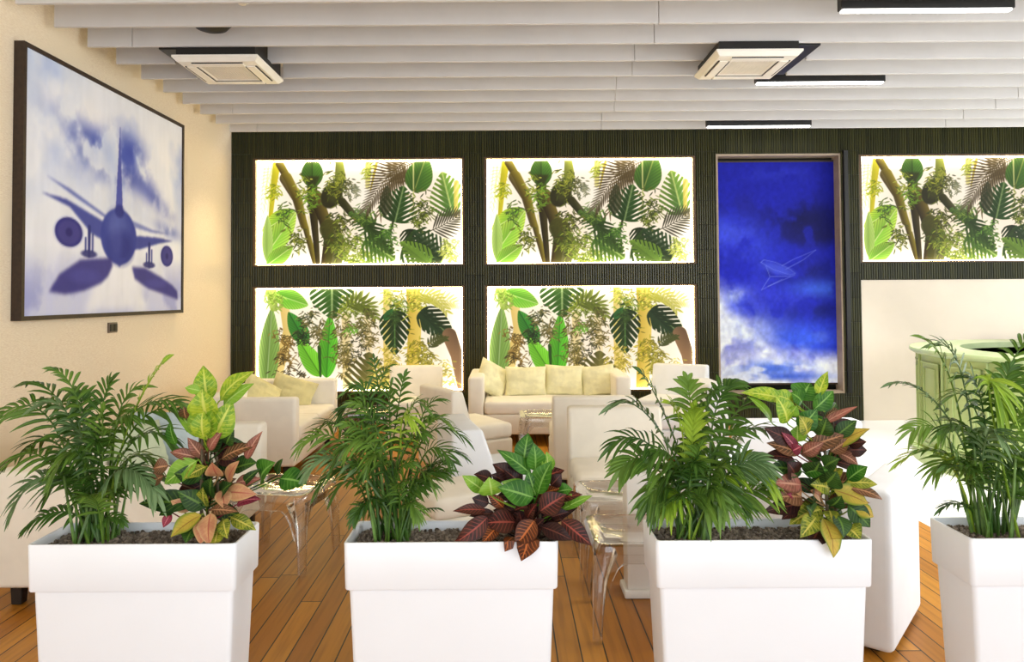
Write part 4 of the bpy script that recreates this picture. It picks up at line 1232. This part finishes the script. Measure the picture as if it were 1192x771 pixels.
for k, (a, b) in enumerate(pe):
    x0, x1 = at(a, 633, YP).x, at(b, 633, YP).x
    lab = ('leftmost white rectangular planter, holding a palm and a pink and yellow croton', 'second white planter from the left, holding a palm and a dark red croton',
           'third white planter from the left, in front of the white armchair', 'rightmost white planter, cut by the right edge of the photo')[k]
    t = planter(x0, x1, lab); planters.append((t, (x0+x1)/2)); t['half_width'] = (x1-x0)/2
    if gravel0 is None: gravel0 = obj('gravel', gr, M['soil'], t, False); g = gravel0
    else: g = gravel0.copy(); COL.objects.link(g); g.parent = t
    g.location = (0, 0, SOILZ); g['kind'] = 'stuff'
    g.scale = ((x1-x0-.032)/GW, 1, 1)
YC = YP+PDEP/2

# ------------------------------------------------------------------ palms
def bez(B, C, T, k): return B*(1-k)**2+C*2*k*(1-k)+T*k*k
class Sheet:
    def __init__(s): s.bm = bmesh.new(); s.uv = s.bm.loops.layers.uv.new('UVMap')
    def strip(s, rows, vs_):
        """rows: list of lists of points; vs_: v coordinate of each column"""
        g = [[s.bm.verts.new(p) for p in r] for r in rows]
        n = len(rows)-1
        for i in range(n):
            for j in range(len(vs_)-1):
                f = s.bm.faces.new((g[i][j], g[i][j+1], g[i+1][j+1], g[i+1][j])); f.smooth = True
                for lp, (a, b) in zip(f.loops, ((i, j), (i, j+1), (i+1, j+1), (i+1, j))): lp[s.uv].uv = (a/n, vs_[b])
def frond_bm(B, C, T, q, ln=.12, wd=.017, pairs=12, start=.42, droop=.35, roll=0.0, a0=1.15, a1=.45):
    """one pinnate frond: thin rachis with paired leaflets on its outer part"""
    sh = Sheet(); bm = sh.bm
    tube(bm, [bez(B, C, T, k/10) for k in range(11)], .0042, .0013, 5)
    tot = (C-B).length+(T-C).length
    for i in range(pairs):
        k = start+(1-start)*(i+.5)/pairs
        o = bez(B, C, T, k); d = (bez(B, C, T, min(1, k+.02))-bez(B, C, T, k-.02)).normalized()
        up = Vector((0, -.25, 1)); up = (up-d*up.dot(d))
        if up.length < .12: up = Vector((0, -1, .2)); up = up-d*up.dot(d)
        up.normalize(); side = d.cross(up)
        R = Matrix.Rotation(roll, 3, d); up = R @ up; side = R @ side
        x = i/(pairs-1)
        a = a0+(a1-a0)*x
        l = ln*(.55+.60*math.sin(PI*min(1, .18+x*.75)))*q.uniform(.85, 1.12)
        for sg in (1, -1):
            aa = a*q.uniform(.85, 1.15)
            e = (d*math.cos(aa)+side*sg*math.sin(aa)+up*q.uniform(.05, .35)).normalized()
            wv = (e.cross(up)).normalized()
            dr = droop*q.uniform(.6, 1.4)
            rows = []
            for s_ in range(6):
                u = s_/5
                c = o+e*l*u+Vector((0, 0, -1))*l*dr*u*u
                w = wd*.5*max(.04, math.sin(PI*min(.985, .10+u*.88))**.8)
                lift = up*w*.35
                rows.append([c-wv*w+lift, c, c+wv*w+lift])
            sh.strip(rows, (0, .5, 1))
    # end leaflet
    d = (T-bez(B, C, T, .93)).normalized(); up = Vector((0, -1, .3)); wv = d.cross(up).normalized(); rows = []
    for s_ in range(5):
        u = s_/4; w = wd*.5*max(.04, math.sin(PI*min(.985, .12+u*.86))**.8)
        c = T+d*ln*.7*u+Vector((0, 0, -1))*ln*droop*.6*u*u
        rows.append([c-wv*w, c, c+wv*w])
    sh.strip(rows, (0, .5, 1))
    return bm
def rest(bm, base):
    """leaves lie on the gravel and over the rim instead of going through them"""
    for v in bm.verts:
        p = v.co+base
        for t, cx in planters:
            hw = t['half_width']
            if abs(p.x-cx) < hw+.012 and YP-.012 < p.y < YP+PDEP+.012:
                wall = abs(p.x-cx) > hw-.03 or p.y < YP+.03 or p.y > YP+PDEP-.03
                lim = zr+.006 if wall else SOILZ+.010
                if p.z < lim and math.hypot(v.co.x, v.co.y) > .06: v.co.z = lim-base.z
def palm(label, base_px, fronds, seed, extra=6, lsc=.82):
    q = random.Random(seed)
    base = at(base_px[0], base_px[1], YC); base.z = SOILZ
    t = thing('potted_palm', label, 'palm', base, 0, 'palms in the white planters')
    allf = []
    for fr in fronds:
        (cx, cy), (tx, ty), dy, mt = fr[:4]
        opt = fr[4] if len(fr) > 4 else {}
        bx = Vector((q.uniform(-.055, .055), q.uniform(-.045, .045), -.004))
        T = at(tx, ty, YC+dy)-base; C = at(cx, cy, YC+dy*.45)-base
        allf.append((bx, C, T, mt, opt))
    for k in range(extra):                      # short inner shoots
        bx = Vector((q.uniform(-.055, .055), q.uniform(-.05, .05), -.004))
        a = q.uniform(0, 2*PI); h = q.uniform(.16, .36); r = q.uniform(.05, .15)
        C = bx+Vector((math.cos(a)*r*.2, math.sin(a)*r*.2, h)); T = bx+Vector((math.cos(a)*r*1.3, math.sin(a)*r*.8, h*q.uniform(.9, 1.2)))
        allf.append((bx, C, T, q.choice((0, 0, 1)), {'ln': .085}))
    for bx, C, T, mt, opt in allf:
        bm = frond_bm(bx, C, T, q, opt.get('ln', .112)*lsc, opt.get('wd', .0165)*.80*(lsc/.82)**1.3, opt.get('n', 11), opt.get('st', .40), opt.get('dr', .45), opt.get('roll', q.uniform(-.5, .5)), opt.get('a0', 1.1), opt.get('a1', .45))
        rest(bm, base)
        obj('frond', bm, PM[mt], t)
    for k in range(9):                          # bare canes of the clump
        bm = bmesh.new(); bx = Vector((q.uniform(-.055, .055), q.uniform(-.045, .045), -.006))
        tx = Vector((bx.x*q.uniform(1.2, 2.4), bx.y*1.4, q.uniform(.16, .30)))
        tube(bm, [bx.lerp(tx, i/5)+Vector((0, 0, 0)) for i in range(6)], .0055, .0035, 6)
        obj('cane', bm, M['cane'], t)
    return t
palm('palm in the leftmost white planter, in front of the beige wall', (110, 613), [
    ((72, 432), (4, 482), .02, 1), ((92, 448), (36, 446), .05, 0), ((108, 450), (66, 432), -.02, 1, {'ln': .09}),
    ((132, 500), (188, 424), .0, 2, {'ln': .12, 'wd': .021, 'st': .5, 'n': 9}), ((150, 432), (226, 486), .03, 0), ((128, 450), (205, 468), -.03, 1),
    ((52, 468), (-6, 560), .0, 1, {'wd': .019}), ((62, 505), (18, 588), -.03, 3), ((132, 498), (180, 572), -.07, 3, {'dr': .5, 'wd': .020}),
    ((100, 485), (66, 545), -.08, 1, {'dr': .5}), ((82, 572), (34, 612), -.03, 0, {'ln': .07}), ((120, 592), (141, 606), -.02, 0, {'ln': .05, 'n': 7}),
    ((112, 470), (128, 446), .03, 0), ((124, 460), (160, 452), .06, 1), ((100, 470), (92, 458), .05, 0), ((150, 470), (196, 512), .0, 0),
    ((80, 480), (36, 520), .05, 0), ((140, 500), (178, 540), .04, 1), ((95, 520), (60, 570), .0, 0), ((118, 510), (120, 480), -.05, 1),
    ((95, 455), (52, 470), -.05, 3), ((122, 470), (150, 485), -.06, 1), ((105, 500), (85, 500), -.05, 3), ((130, 540), (165, 556), .05, 0)], 21, 8)
palm('palm in the second white planter from the left, before the clear table gap', (458, 612), [
    ((442, 470), (436, 420), .05, 0, {'ln': .10, 'dr': .5, 'wd': .012}), ((430, 440), (452, 428), .06, 0, {'ln': .09, 'wd': .012, 'dr': .5}), ((425, 428), (398, 482), .03, 0, {'dr': .55, 'wd': .013}),
    ((402, 470), (352, 516), .0, 1), ((400, 488), (358, 548), -.04, 3, {'wd': .02}), ((415, 500), (372, 566), .0, 0), ((480, 462), (538, 508), .02, 0, {'wd': .013}),
    ((490, 486), (522, 532), -.02, 0, {'wd': .013}), ((500, 510), (534, 528), .03, 0, {'wd': .012}), ((478, 470), (508, 466), .05, 0, {'wd': .012}), ((470, 450), (490, 470), .0, 1),
    ((440, 470), (415, 470), -.04, 1), ((455, 460), (478, 488), -.06, 2, {'dr': .5}), ((435, 480), (404, 520), -.06, 1), ((480, 520), (500, 560), -.02, 1, {'wd': .013}),
    ((420, 530), (392, 572), -.03, 0), ((480, 590), (508, 592), .0, 0, {'ln': .06, 'wd': .011}), ((445, 500), (430, 540), -.08, 1), ((430, 570), (412, 602), -.03, 0, {'ln': .07}),
    ((450, 480), (455, 450), .0, 0), ((440, 450), (420, 450), .02, 0), ((470, 500), (490, 505), -.05, 0), ((475, 560), (485, 600), -.06, 1, {'ln': .08}), ((440, 560), (425, 590), -.06, 0, {'ln': .08}), ((400, 460), (372, 500), .04, 0), ((420, 470), (388, 540), -.05, 1), ((490, 470), (516, 490), -.03, 1), ((480, 540), (512, 552), .0, 0), ((425, 440), (410, 452), -.02, 0), ((462, 470), (470, 440), .03, 0)], 22, 14, .64)
palm('palm in the third white planter from the left, with a bright yellow-green young frond', (806, 612), [
    ((782, 480), (748, 436), .02, 0, {'ln': .10, 'n': 9}), ((765, 455), (720, 470), .0, 3, {'wd': .020}), ((765, 480), (716, 516), -.02, 0), ((760, 500), (724, 545), -.06, 1, {'wd': .021, 'dr': .45}),
    ((785, 535), (756, 580), -.05, 1, {'wd': .021, 'dr': .6}), ((798, 548), (776, 590), -.075, 2, {'wd': .02, 'dr': .6, 'ln': .09}), ((812, 548), (828, 590), -.075, 1, {'wd': .02, 'dr': .6, 'ln': .09}), ((825, 540), (840, 580), -.06, 1, {'wd': .020, 'dr': .6}), ((780, 560), (752, 590), .02, 0, {'ln': .07}), ((850, 500), (896, 560), -.06, 2, {'wd': .022}),
    ((850, 470), (898, 505), .03, 3), ((838, 460), (888, 462), .05, 0), ((818, 460), (852, 448), .02, 0, {'wd': .02}), ((806, 470), (800, 446), .03, 1, {'wd': .02}), ((815, 470), (832, 458), -.03, 0, {'wd': .02}),
    ((806, 500), (808, 478), -.05, 2, {'wd': .019, 'a0': .6, 'a1': .3}), ((800, 480), (780, 470), -.07, 2, {'ln': .08}), ((850, 560), (896, 572), -.02, 1), ((845, 520), (886, 540), -.08, 3, {'wd': .02}), ((790, 500), (760, 530), -.05, 0),
    ((820, 530), (850, 545), -.07, 1, {'wd': .02}), ((840, 545), (862, 580), -.02, 0), ((795, 520), (775, 560), -.04, 0), ((806, 540), (815, 520), -.06, 1), ((830, 490), (862, 500), .0, 0)], 23, 8)
palm('palm in the rightmost white planter, in front of the green bar', (1157, 612), [
    ((1108, 440), (1042, 446), .04, 3, {'ln': .08, 'wd': .013}), ((1120, 420), (1078, 396), .0, 1, {'wd': .014}), ((1130, 400), (1096, 402), .04, 3), ((1110, 490), (1050, 536), .0, 2, {'wd': .012, 'dr': .2, 'ln': .09}),
    ((1115, 470), (1062, 500), -.03, 1, {'wd': .013}), ((1130, 500), (1090, 545), .02, 1, {'wd': .013}), ((1130, 575), (1100, 590), .0, 0, {'ln': .07, 'wd': .012}), ((1128, 372), (1166, 470), -.03, 2, {'wd': .021, 'dr': .8, 'ln': .12, 'st': .5}),
    ((1160, 400), (1205, 392), .05, 1), ((1180, 420), (1240, 460), .03, 0), ((1185, 470), (1246, 520), .0, 1), ((1180, 500), (1222, 548), -.04, 1), ((1172, 540), (1205, 590), -.05, 0, {'wd': .014}),
    ((1150, 440), (1128, 440), .03, 0, {'wd': .014}), ((1160, 460), (1175, 430), .02, 0), ((1150, 470), (1100, 500), -.06, 0, {'wd': .013}), ((1140, 480), (1160, 506), -.10, 3, {'dr': .6}), ((1165, 480), (1200, 480), -.05, 1),
    ((1165, 520), (1190, 540), .04, 0), ((1150, 520), (1130, 540), -.02, 1, {'wd': .013}), ((1140, 440), (1110, 460), .05, 1, {'wd': .013}), ((1190, 440), (1230, 420), .04, 1), ((1170, 560), (1200, 570), .02, 0, {'wd': .012})], 24, 6)

# ------------------------------------------------------------------ crotons
def leaf_bm(B, T, w, q, dr=.12, fold=.22, tw=0.0, stalk=.12, outv=None):
    sh = Sheet()
    d = T-B; ln = d.length; d.normalize()
    n0 = Vector((q.uniform(-.35, .35), -.85, .55)) if outv is None else outv
    n0 = n0-d*n0.dot(d)
    if n0.length < .1: n0 = Vector((0, 0, 1))-d*d.z
    n0.normalize(); n0 = Matrix.Rotation(tw, 3, d) @ n0
    wv = d.cross(n0)
    rows = []; nu = 10; cols = (-1, -.55, 0, .55, 1)
    ph = q.uniform(0, 6); wav = q.uniform(.04, .10)
    for i in range(nu+1):
        u = i/nu
        c = B+d*ln*(stalk+(1-stalk)*u)+n0*ln*dr*(4*u*(1-u))-n0*ln*dr*.6*u*u
        p = max(.015, math.sin(PI*min(.992, .02+.98*u**.82))**.95)
        hw = w*.5*p
        rows.append([c+wv*hw*k+n0*(abs(k)*fold*hw+math.sin(u*9+ph+k)*wav*hw*abs(k)) for k in cols])
    sh.strip(rows, [(k+1)/2 for k in cols])
    if stalk > 0: tube(sh.bm, [B, B+d*ln*(stalk+.02)+n0*ln*dr*.05], .0022, .0018, 5)
    return sh.bm
def croton(label, base_px, org, sc, leaves, seed, fill, dark, zspan):
    q = random.Random(seed)
    base = at(base_px[0], base_px[1], YC); base.z = SOILZ
    t = thing('croton_plant', label, 'croton', base, 0, 'crotons in the white planters')
    bm = bmesh.new(); top = at(*zspan, YC)-base
    for k in range(3):
        a = k*2.1; b0 = Vector((math.cos(a)*.02, math.sin(a)*.02, -.004))
        tube(bm, [b0, b0*1.4+top*.4, b0*1.2+top*.98], .006, .004, 7)
    obj('stem', bm, M['stalk'], t)
    cen = at(zspan[0], (zspan[1]+base_px[1])/2, YC)
    for k, lf in enumerate(leaves):
        bx, by, tx, ty, w, mt = lf[:6]
        P0 = (org[0]+bx/sc, org[1]+by/sc); P1 = (org[0]+tx/sc, org[1]+ty/sc)
        rel = (P1[1]-zspan[1])/(base_px[1]-zspan[1])               # 0 crown .. 1 soil
        out_ = min(1, math.hypot(P1[0]-zspan[0], (P1[1]-P0[1])*.3)/70)
        d0 = lf[6] if len(lf) > 6 else -.015-.03*rel+q.uniform(-.01, .01)
        d1 = lf[7] if len(lf) > 7 else d0-.045*(1-out_)*(.3+rel)-q.uniform(.0, .02)
        if P1[1] > 622: d1 = min(d1, YP-.012-YC-(.0 if P1[1] < 640 else .012)); d0 = min(d0, -.07)
        B = at(*P0, YC+d0)-base; T = at(*P1, YC+d1)-base
        B.z = max(B.z, .03)
        lb_ = leaf_bm(B, T, w/sc*YC/F*1.34, q, q.uniform(.04, .12), q.uniform(.12, .34), q.uniform(-.3, .3), .06)
        ax = Vector((top.x*.5+base.x-base.x, 0, 0)); zz = max(.0, B.z-.035-.25*abs(B.x-ax.x))
        if (Vector((B.x, B.y, 0))-Vector((ax.x, ax.y, 0))).length > .012:
            A_ = Vector((top.x*min(1, zz/max(.01, top.z)), .0, zz)); mid_ = (A_+B)/2+Vector((0, 0, -.012))
            tube(lb_, [bez(A_, mid_, B, i/5) for i in range(6)], .0026, .002, 5)
        rest(lb_, base)
        obj('leaf', lb_, LM[mt], t)
    for k in range(fill):                                           # leaves behind, filling the crown
        h = q.uniform(.12, .95); a = q.uniform(0, 2*PI)
        B = top*h+Vector((0, .01, 0)); r = q.uniform(.07, .135)*(1.1-.35*h)
        T = B+Vector((math.cos(a)*r*1.2, abs(math.sin(a))*r*.75, q.uniform(-.05, .05)))
        lb_ = leaf_bm(B, T, q.uniform(.045, .068), q, .08, .2, q.uniform(-.6, .6), outv=Vector((0, -.9, .7))); rest(lb_, base)
        obj('leaf', lb_, LM[q.choice(dark)], t)
    return t
croton('croton in the leftmost white planter, pink and yellow leaves under a lime green top', (243, 628), (160, 420), 3.506, [
    (160, 350, 130, 250, 42, 'g'), (200, 240, 188, 185, 36, 'br'), (130, 430, 62, 440, 50, 'br'), (110, 470, 50, 505, 50, 'br'), (160, 600, 88, 632, 42, 'dg'), (140, 620, 104, 682, 28, 'mg'),
    (360, 345, 392, 285, 44, 'dg'), (300, 380, 340, 268, 56, 'dg'), (440, 410, 505, 290, 36, 'pk'), (335, 405, 482, 342, 48, 'br'), (290, 370, 345, 285, 38, 'pk'), (270, 400, 205, 315, 38, 'pk'),
    (245, 395, 132, 372, 36, 'pk'), (385, 445, 486, 415, 64, 'dg'), (395, 500, 500, 482, 38, 'pk'), (270, 480, 150, 460, 60, 'dg'), (285, 600, 165, 535, 64, 'dg'), (260, 585, 4, 580, 72, 'dg'),
    (300, 560, 300, 480, 60, 'dg'), (340, 560, 380, 500, 60, 'dg'), (285, 430, 188, 482, 44, 'yg'), (250, 404, 108, 503, 70, 'lg'), (330, 475, 304, 418, 54, 'p'), (368, 500, 410, 410, 46, 'p'),
    (360, 535, 482, 545, 52, 'p'), (345, 525, 356, 605, 48, 'p'), (400, 590, 500, 562, 46, 'mg'), (225, 610, 136, 572, 42, 'p'), (290, 610, 408, 615, 36, 'br'), (280, 600, 265, 520, 50, 'yg'),
    (330, 690, 312, 768, 46, 'yg'), (235, 680, 196, 742, 52, 'dg'), (375, 636, 482, 690, 44, 'yg'), (350, 645, 366, 725, 42, 'yg'), (265, 640, 258, 752, 48, 'p'), (268, 625, 134, 718, 60, 'y'), (300, 615, 290, 755, 66, 'p'),
    (262, 320, 163, 215, 36, 'lg'), (288, 250, 262, 118, 92, 'lime', -.04, -.06), (300, 330, 388, 165, 84, 'lime', -.035, -.03), (285, 180, 268, 20, 70, 'lime', .01, .02), (330, 170, 468, 40, 64, 'lime', .0, .0), (345, 190, 470, 92, 50, 'lg', -.01, -.01),
    (262, 125, 193, 110, 30, 'lg', -.05, -.06), (270, 320, 265, 200, 60, 'lime', -.05, -.055), (285, 335, 268, 150, 94, 'lime', -.03, -.05),
    (500, 485, 556, 415, 82, 'g', -.02, -.05), (575, 480, 690, 500, 78, 'g', -.02, -.04), (570, 470, 590, 400, 40, 'dg', .0, .0), (420, 520, 500, 440, 30, 'dg')], 31, 34, ('dg', 'dg', 'br', 'md', 'md'), (243, 500))
croton('low croton in the second white planter with dark red veined leaves and a green top', (618, 628), (520, 500), 4.976, [
    (400, 300, 268, 200, 84, 'md'), (330, 300, 262, 262, 60, 'md'), (270, 300, 160, 258, 60, 'md'), (250, 430, 148, 398, 62, 'md'), (440, 330, 330, 230, 80, 'md'), (600, 330, 664, 260, 64, 'md'), (620, 420, 785, 375, 54, 'm'),
    (540, 380, 650, 345, 54, 'mo'), (240, 470, 38, 470, 48, 'm'), (290, 490, 130, 500, 44, 'md'), (600, 510, 705, 480, 60, 'md'), (540, 560, 725, 640, 74, 'md'), (300, 560, 205, 662, 62, 'mo'), (250, 500, 52, 658, 84, 'm'),
    (390, 630, 338, 706, 62, 'mo'), (450, 600, 420, 480, 80, 'md'), (500, 600, 560, 520, 80, 'md'), (600, 600, 640, 540, 80, 'md'), (350, 600, 320, 520, 80, 'md'),
    (415, 540, 212, 542, 104, 'm', -.05, -.08), (460, 530, 520, 430, 66, 'm'), (530, 480, 692, 378, 100, 'm', -.05, -.06), (335, 460, 236, 370, 50, 'mo'), (480, 450, 395, 465, 50, 'm'), (500, 600, 432, 758, 96, 'mo', -.075), (515, 520, 398, 680, 92, 'mo', -.08, -.12), (655, 520, 838, 672, 80, 'm', -.05, -.10),
    (660, 470, 842, 382, 42, 'lg'), (690, 440, 722, 375, 44, 'lg'), (640, 360, 728, 348, 60, 'g'), (225, 365, 92, 268, 64, 'lg', -.03, -.05), (262, 388, 246, 280, 108, 'lg', -.05, -.06),
    (500, 270, 298, 118, 66, 'g', -.01, -.03), (585, 260, 580, 130, 66, 'lg', .0, .0), (440, 210, 472, 22, 92, 'g', .0, .02), (512, 250, 508, 82, 92, 'g', -.015, -.02), (520, 395, 470, 240, 78, 'g', -.03, -.03), (522, 385, 604, 185, 104, 'g', -.04, -.05), (512, 400, 300, 335, 108, 'g', -.05, -.08), (480, 360, 320, 305, 70, 'lg', -.04, -.06)],
    32, 26, ('md', 'md', 'm'), (618, 560))
croton('tall croton in the third white planter with yellow, bronze and dark leaves', (965, 626), (860, 430), 3.506, [
    (140, 225, 42, 108, 36, 'lg'), (200, 130, 14, 92, 50, 'lime'), (240, 250, 320, 165, 64, 'g'), (230, 140, 128, 98, 54, 'lime'), (330, 230, 484, 150, 28, 'pk'), (390, 280, 482, 208, 48, 'dg'), (230, 300, 105, 240, 54, 'md'),
    (280, 320, 432, 268, 54, 'br'), (440, 330, 524, 330, 44, 'md'), (440, 310, 520, 295, 40, 'md'), (240, 335, 178, 258, 34, 'mg'), (260, 345, 116, 300, 48, 'br'), (235, 370, 92, 355, 44, 'md'), (400, 340, 488, 388, 48, 'pk'), (370, 340, 452, 288, 50, 'br'), (255, 345, 345, 300, 46, 'pk'),
    (380, 330, 532, 238, 48, 'y'), (215, 335, 256, 315, 36, 'mg'), (265, 420, 126, 395, 64, 'dg'), (300, 450, 330, 380, 80, 'dg'), (230, 440, 200, 380, 70, 'md'), (350, 470, 400, 420, 80, 'dg'), (270, 425, 362, 410, 54, 'g'), (345, 400, 408, 365, 54, 'dg'), (392, 400, 402, 452, 44, 'yg'), (262, 475, 142, 462, 60, 'pk'), (265, 525, 156, 520, 62, 'br'),
    (230, 505, 108, 530, 32, 'yg'), (300, 560, 310, 470, 80, 'dg'), (262, 550, 102, 580, 54, 'md'), (240, 570, 176, 612, 36, 'md'), (370, 485, 296, 470, 54, 'yg'), (335, 525, 296, 495, 46, 'p'), (260, 500, 215, 480, 44, 'p'), (250, 530, 200, 510, 40, 'mg'), (430, 465, 568, 468, 40, 'yg'), (440, 455, 524, 396, 56, 'g'), (440, 480, 592, 530, 34, 'br'), (380, 490, 530, 548, 66, 'y'),
    (470, 560, 552, 602, 52, 'y'), (440, 550, 538, 645, 66, 'dg'), (370, 575, 382, 625, 44, 'yg'), (345, 570, 208, 628, 76, 'yg'), (320, 600, 254, 684, 56, 'yg'), (330, 640, 290, 722, 66, 'md'), (430, 640, 498, 695, 64, 'yg'), (395, 590, 432, 684, 66, 'dg'), (340, 600, 392, 768, 80, 'y'), (300, 600, 280, 560, 60, 'dg'), (370, 560, 420, 520, 56, 'dg'),
    (300, 170, 388, 88, 54, 'g', .0, .0), (250, 130, 292, 55, 86, 'g', .02, .03), (320, 120, 362, 8, 38, 'lime', .0, .0), (200, 190, 238, 150, 44, 'lg'), (200, 225, 158, 110, 80, 'lime', -.03, -.05), (260, 140, 215, 95, 80, 'g', .0, .0), (280, 270, 250, 190, 60, 'yg', -.03, -.05), (240, 300, 240, 230, 50, 'lg'), (330, 280, 360, 200, 60, 'dg')],
    33, 34, ('dg', 'dg', 'md', 'br'), (960, 480))
# ------------------------------------------------------------------ light
w = bpy.data.worlds.new('daylight'); SC.world = w; w.use_nodes = True
bg = w.node_tree.nodes['Background']; bg.inputs[0].default_value = (.90, .95, 1.0, 1); bg.inputs[1].default_value = 2.65
la = bpy.data.lights.new('right_side_fill', 'AREA'); la.shape = 'RECTANGLE'; la.size = 7.0; la.size_y = 3.0; la.energy = 420; la.color = (1, .98, .95)  # added fill light for brightness from the right; no window is modelled there
lo_ = bpy.data.objects.new('right_side_fill', la); COL.objects.link(lo_); lo_.location = (9.3, 4.5, 1.9); lo_.rotation_euler = (0, math.radians(90), 0)

for k, (x, y, e) in enumerate(((3.9, 7.5, 110), (3.35, 5.9, 110), (3.1, 4.6, 90), (1.95, 3.55, 45))):  # added spots without fixtures, brightening the white floor and the armchair
    l = bpy.data.lights.new('fill_spot', 'SPOT'); l.energy = e*3; l.spot_size = math.radians(70); l.spot_blend = .7; l.shadow_soft_size = .06; l.color = (1, .97, .92)
    o = bpy.data.objects.new('fill_spot', l); COL.objects.link(o); o.location = (x, y, 3.41)
for k, (x, y, e) in enumerate(((-1.2, 7.6, 40), (.4, 7.7, 40), (1.7, 7.5, 40), (-2.6, 7.9, 40))):  # added warm fill over the back seating, no lamps hang here
    l = bpy.data.lights.new('warm_fill_spot', 'SPOT'); l.energy = e*2; l.spot_size = math.radians(86); l.spot_blend = .8; l.shadow_soft_size = .06; l.color = (1, .80, .50)
    o = bpy.data.objects.new('warm_fill_spot', l); COL.objects.link(o); o.location = (x, y, 3.41)
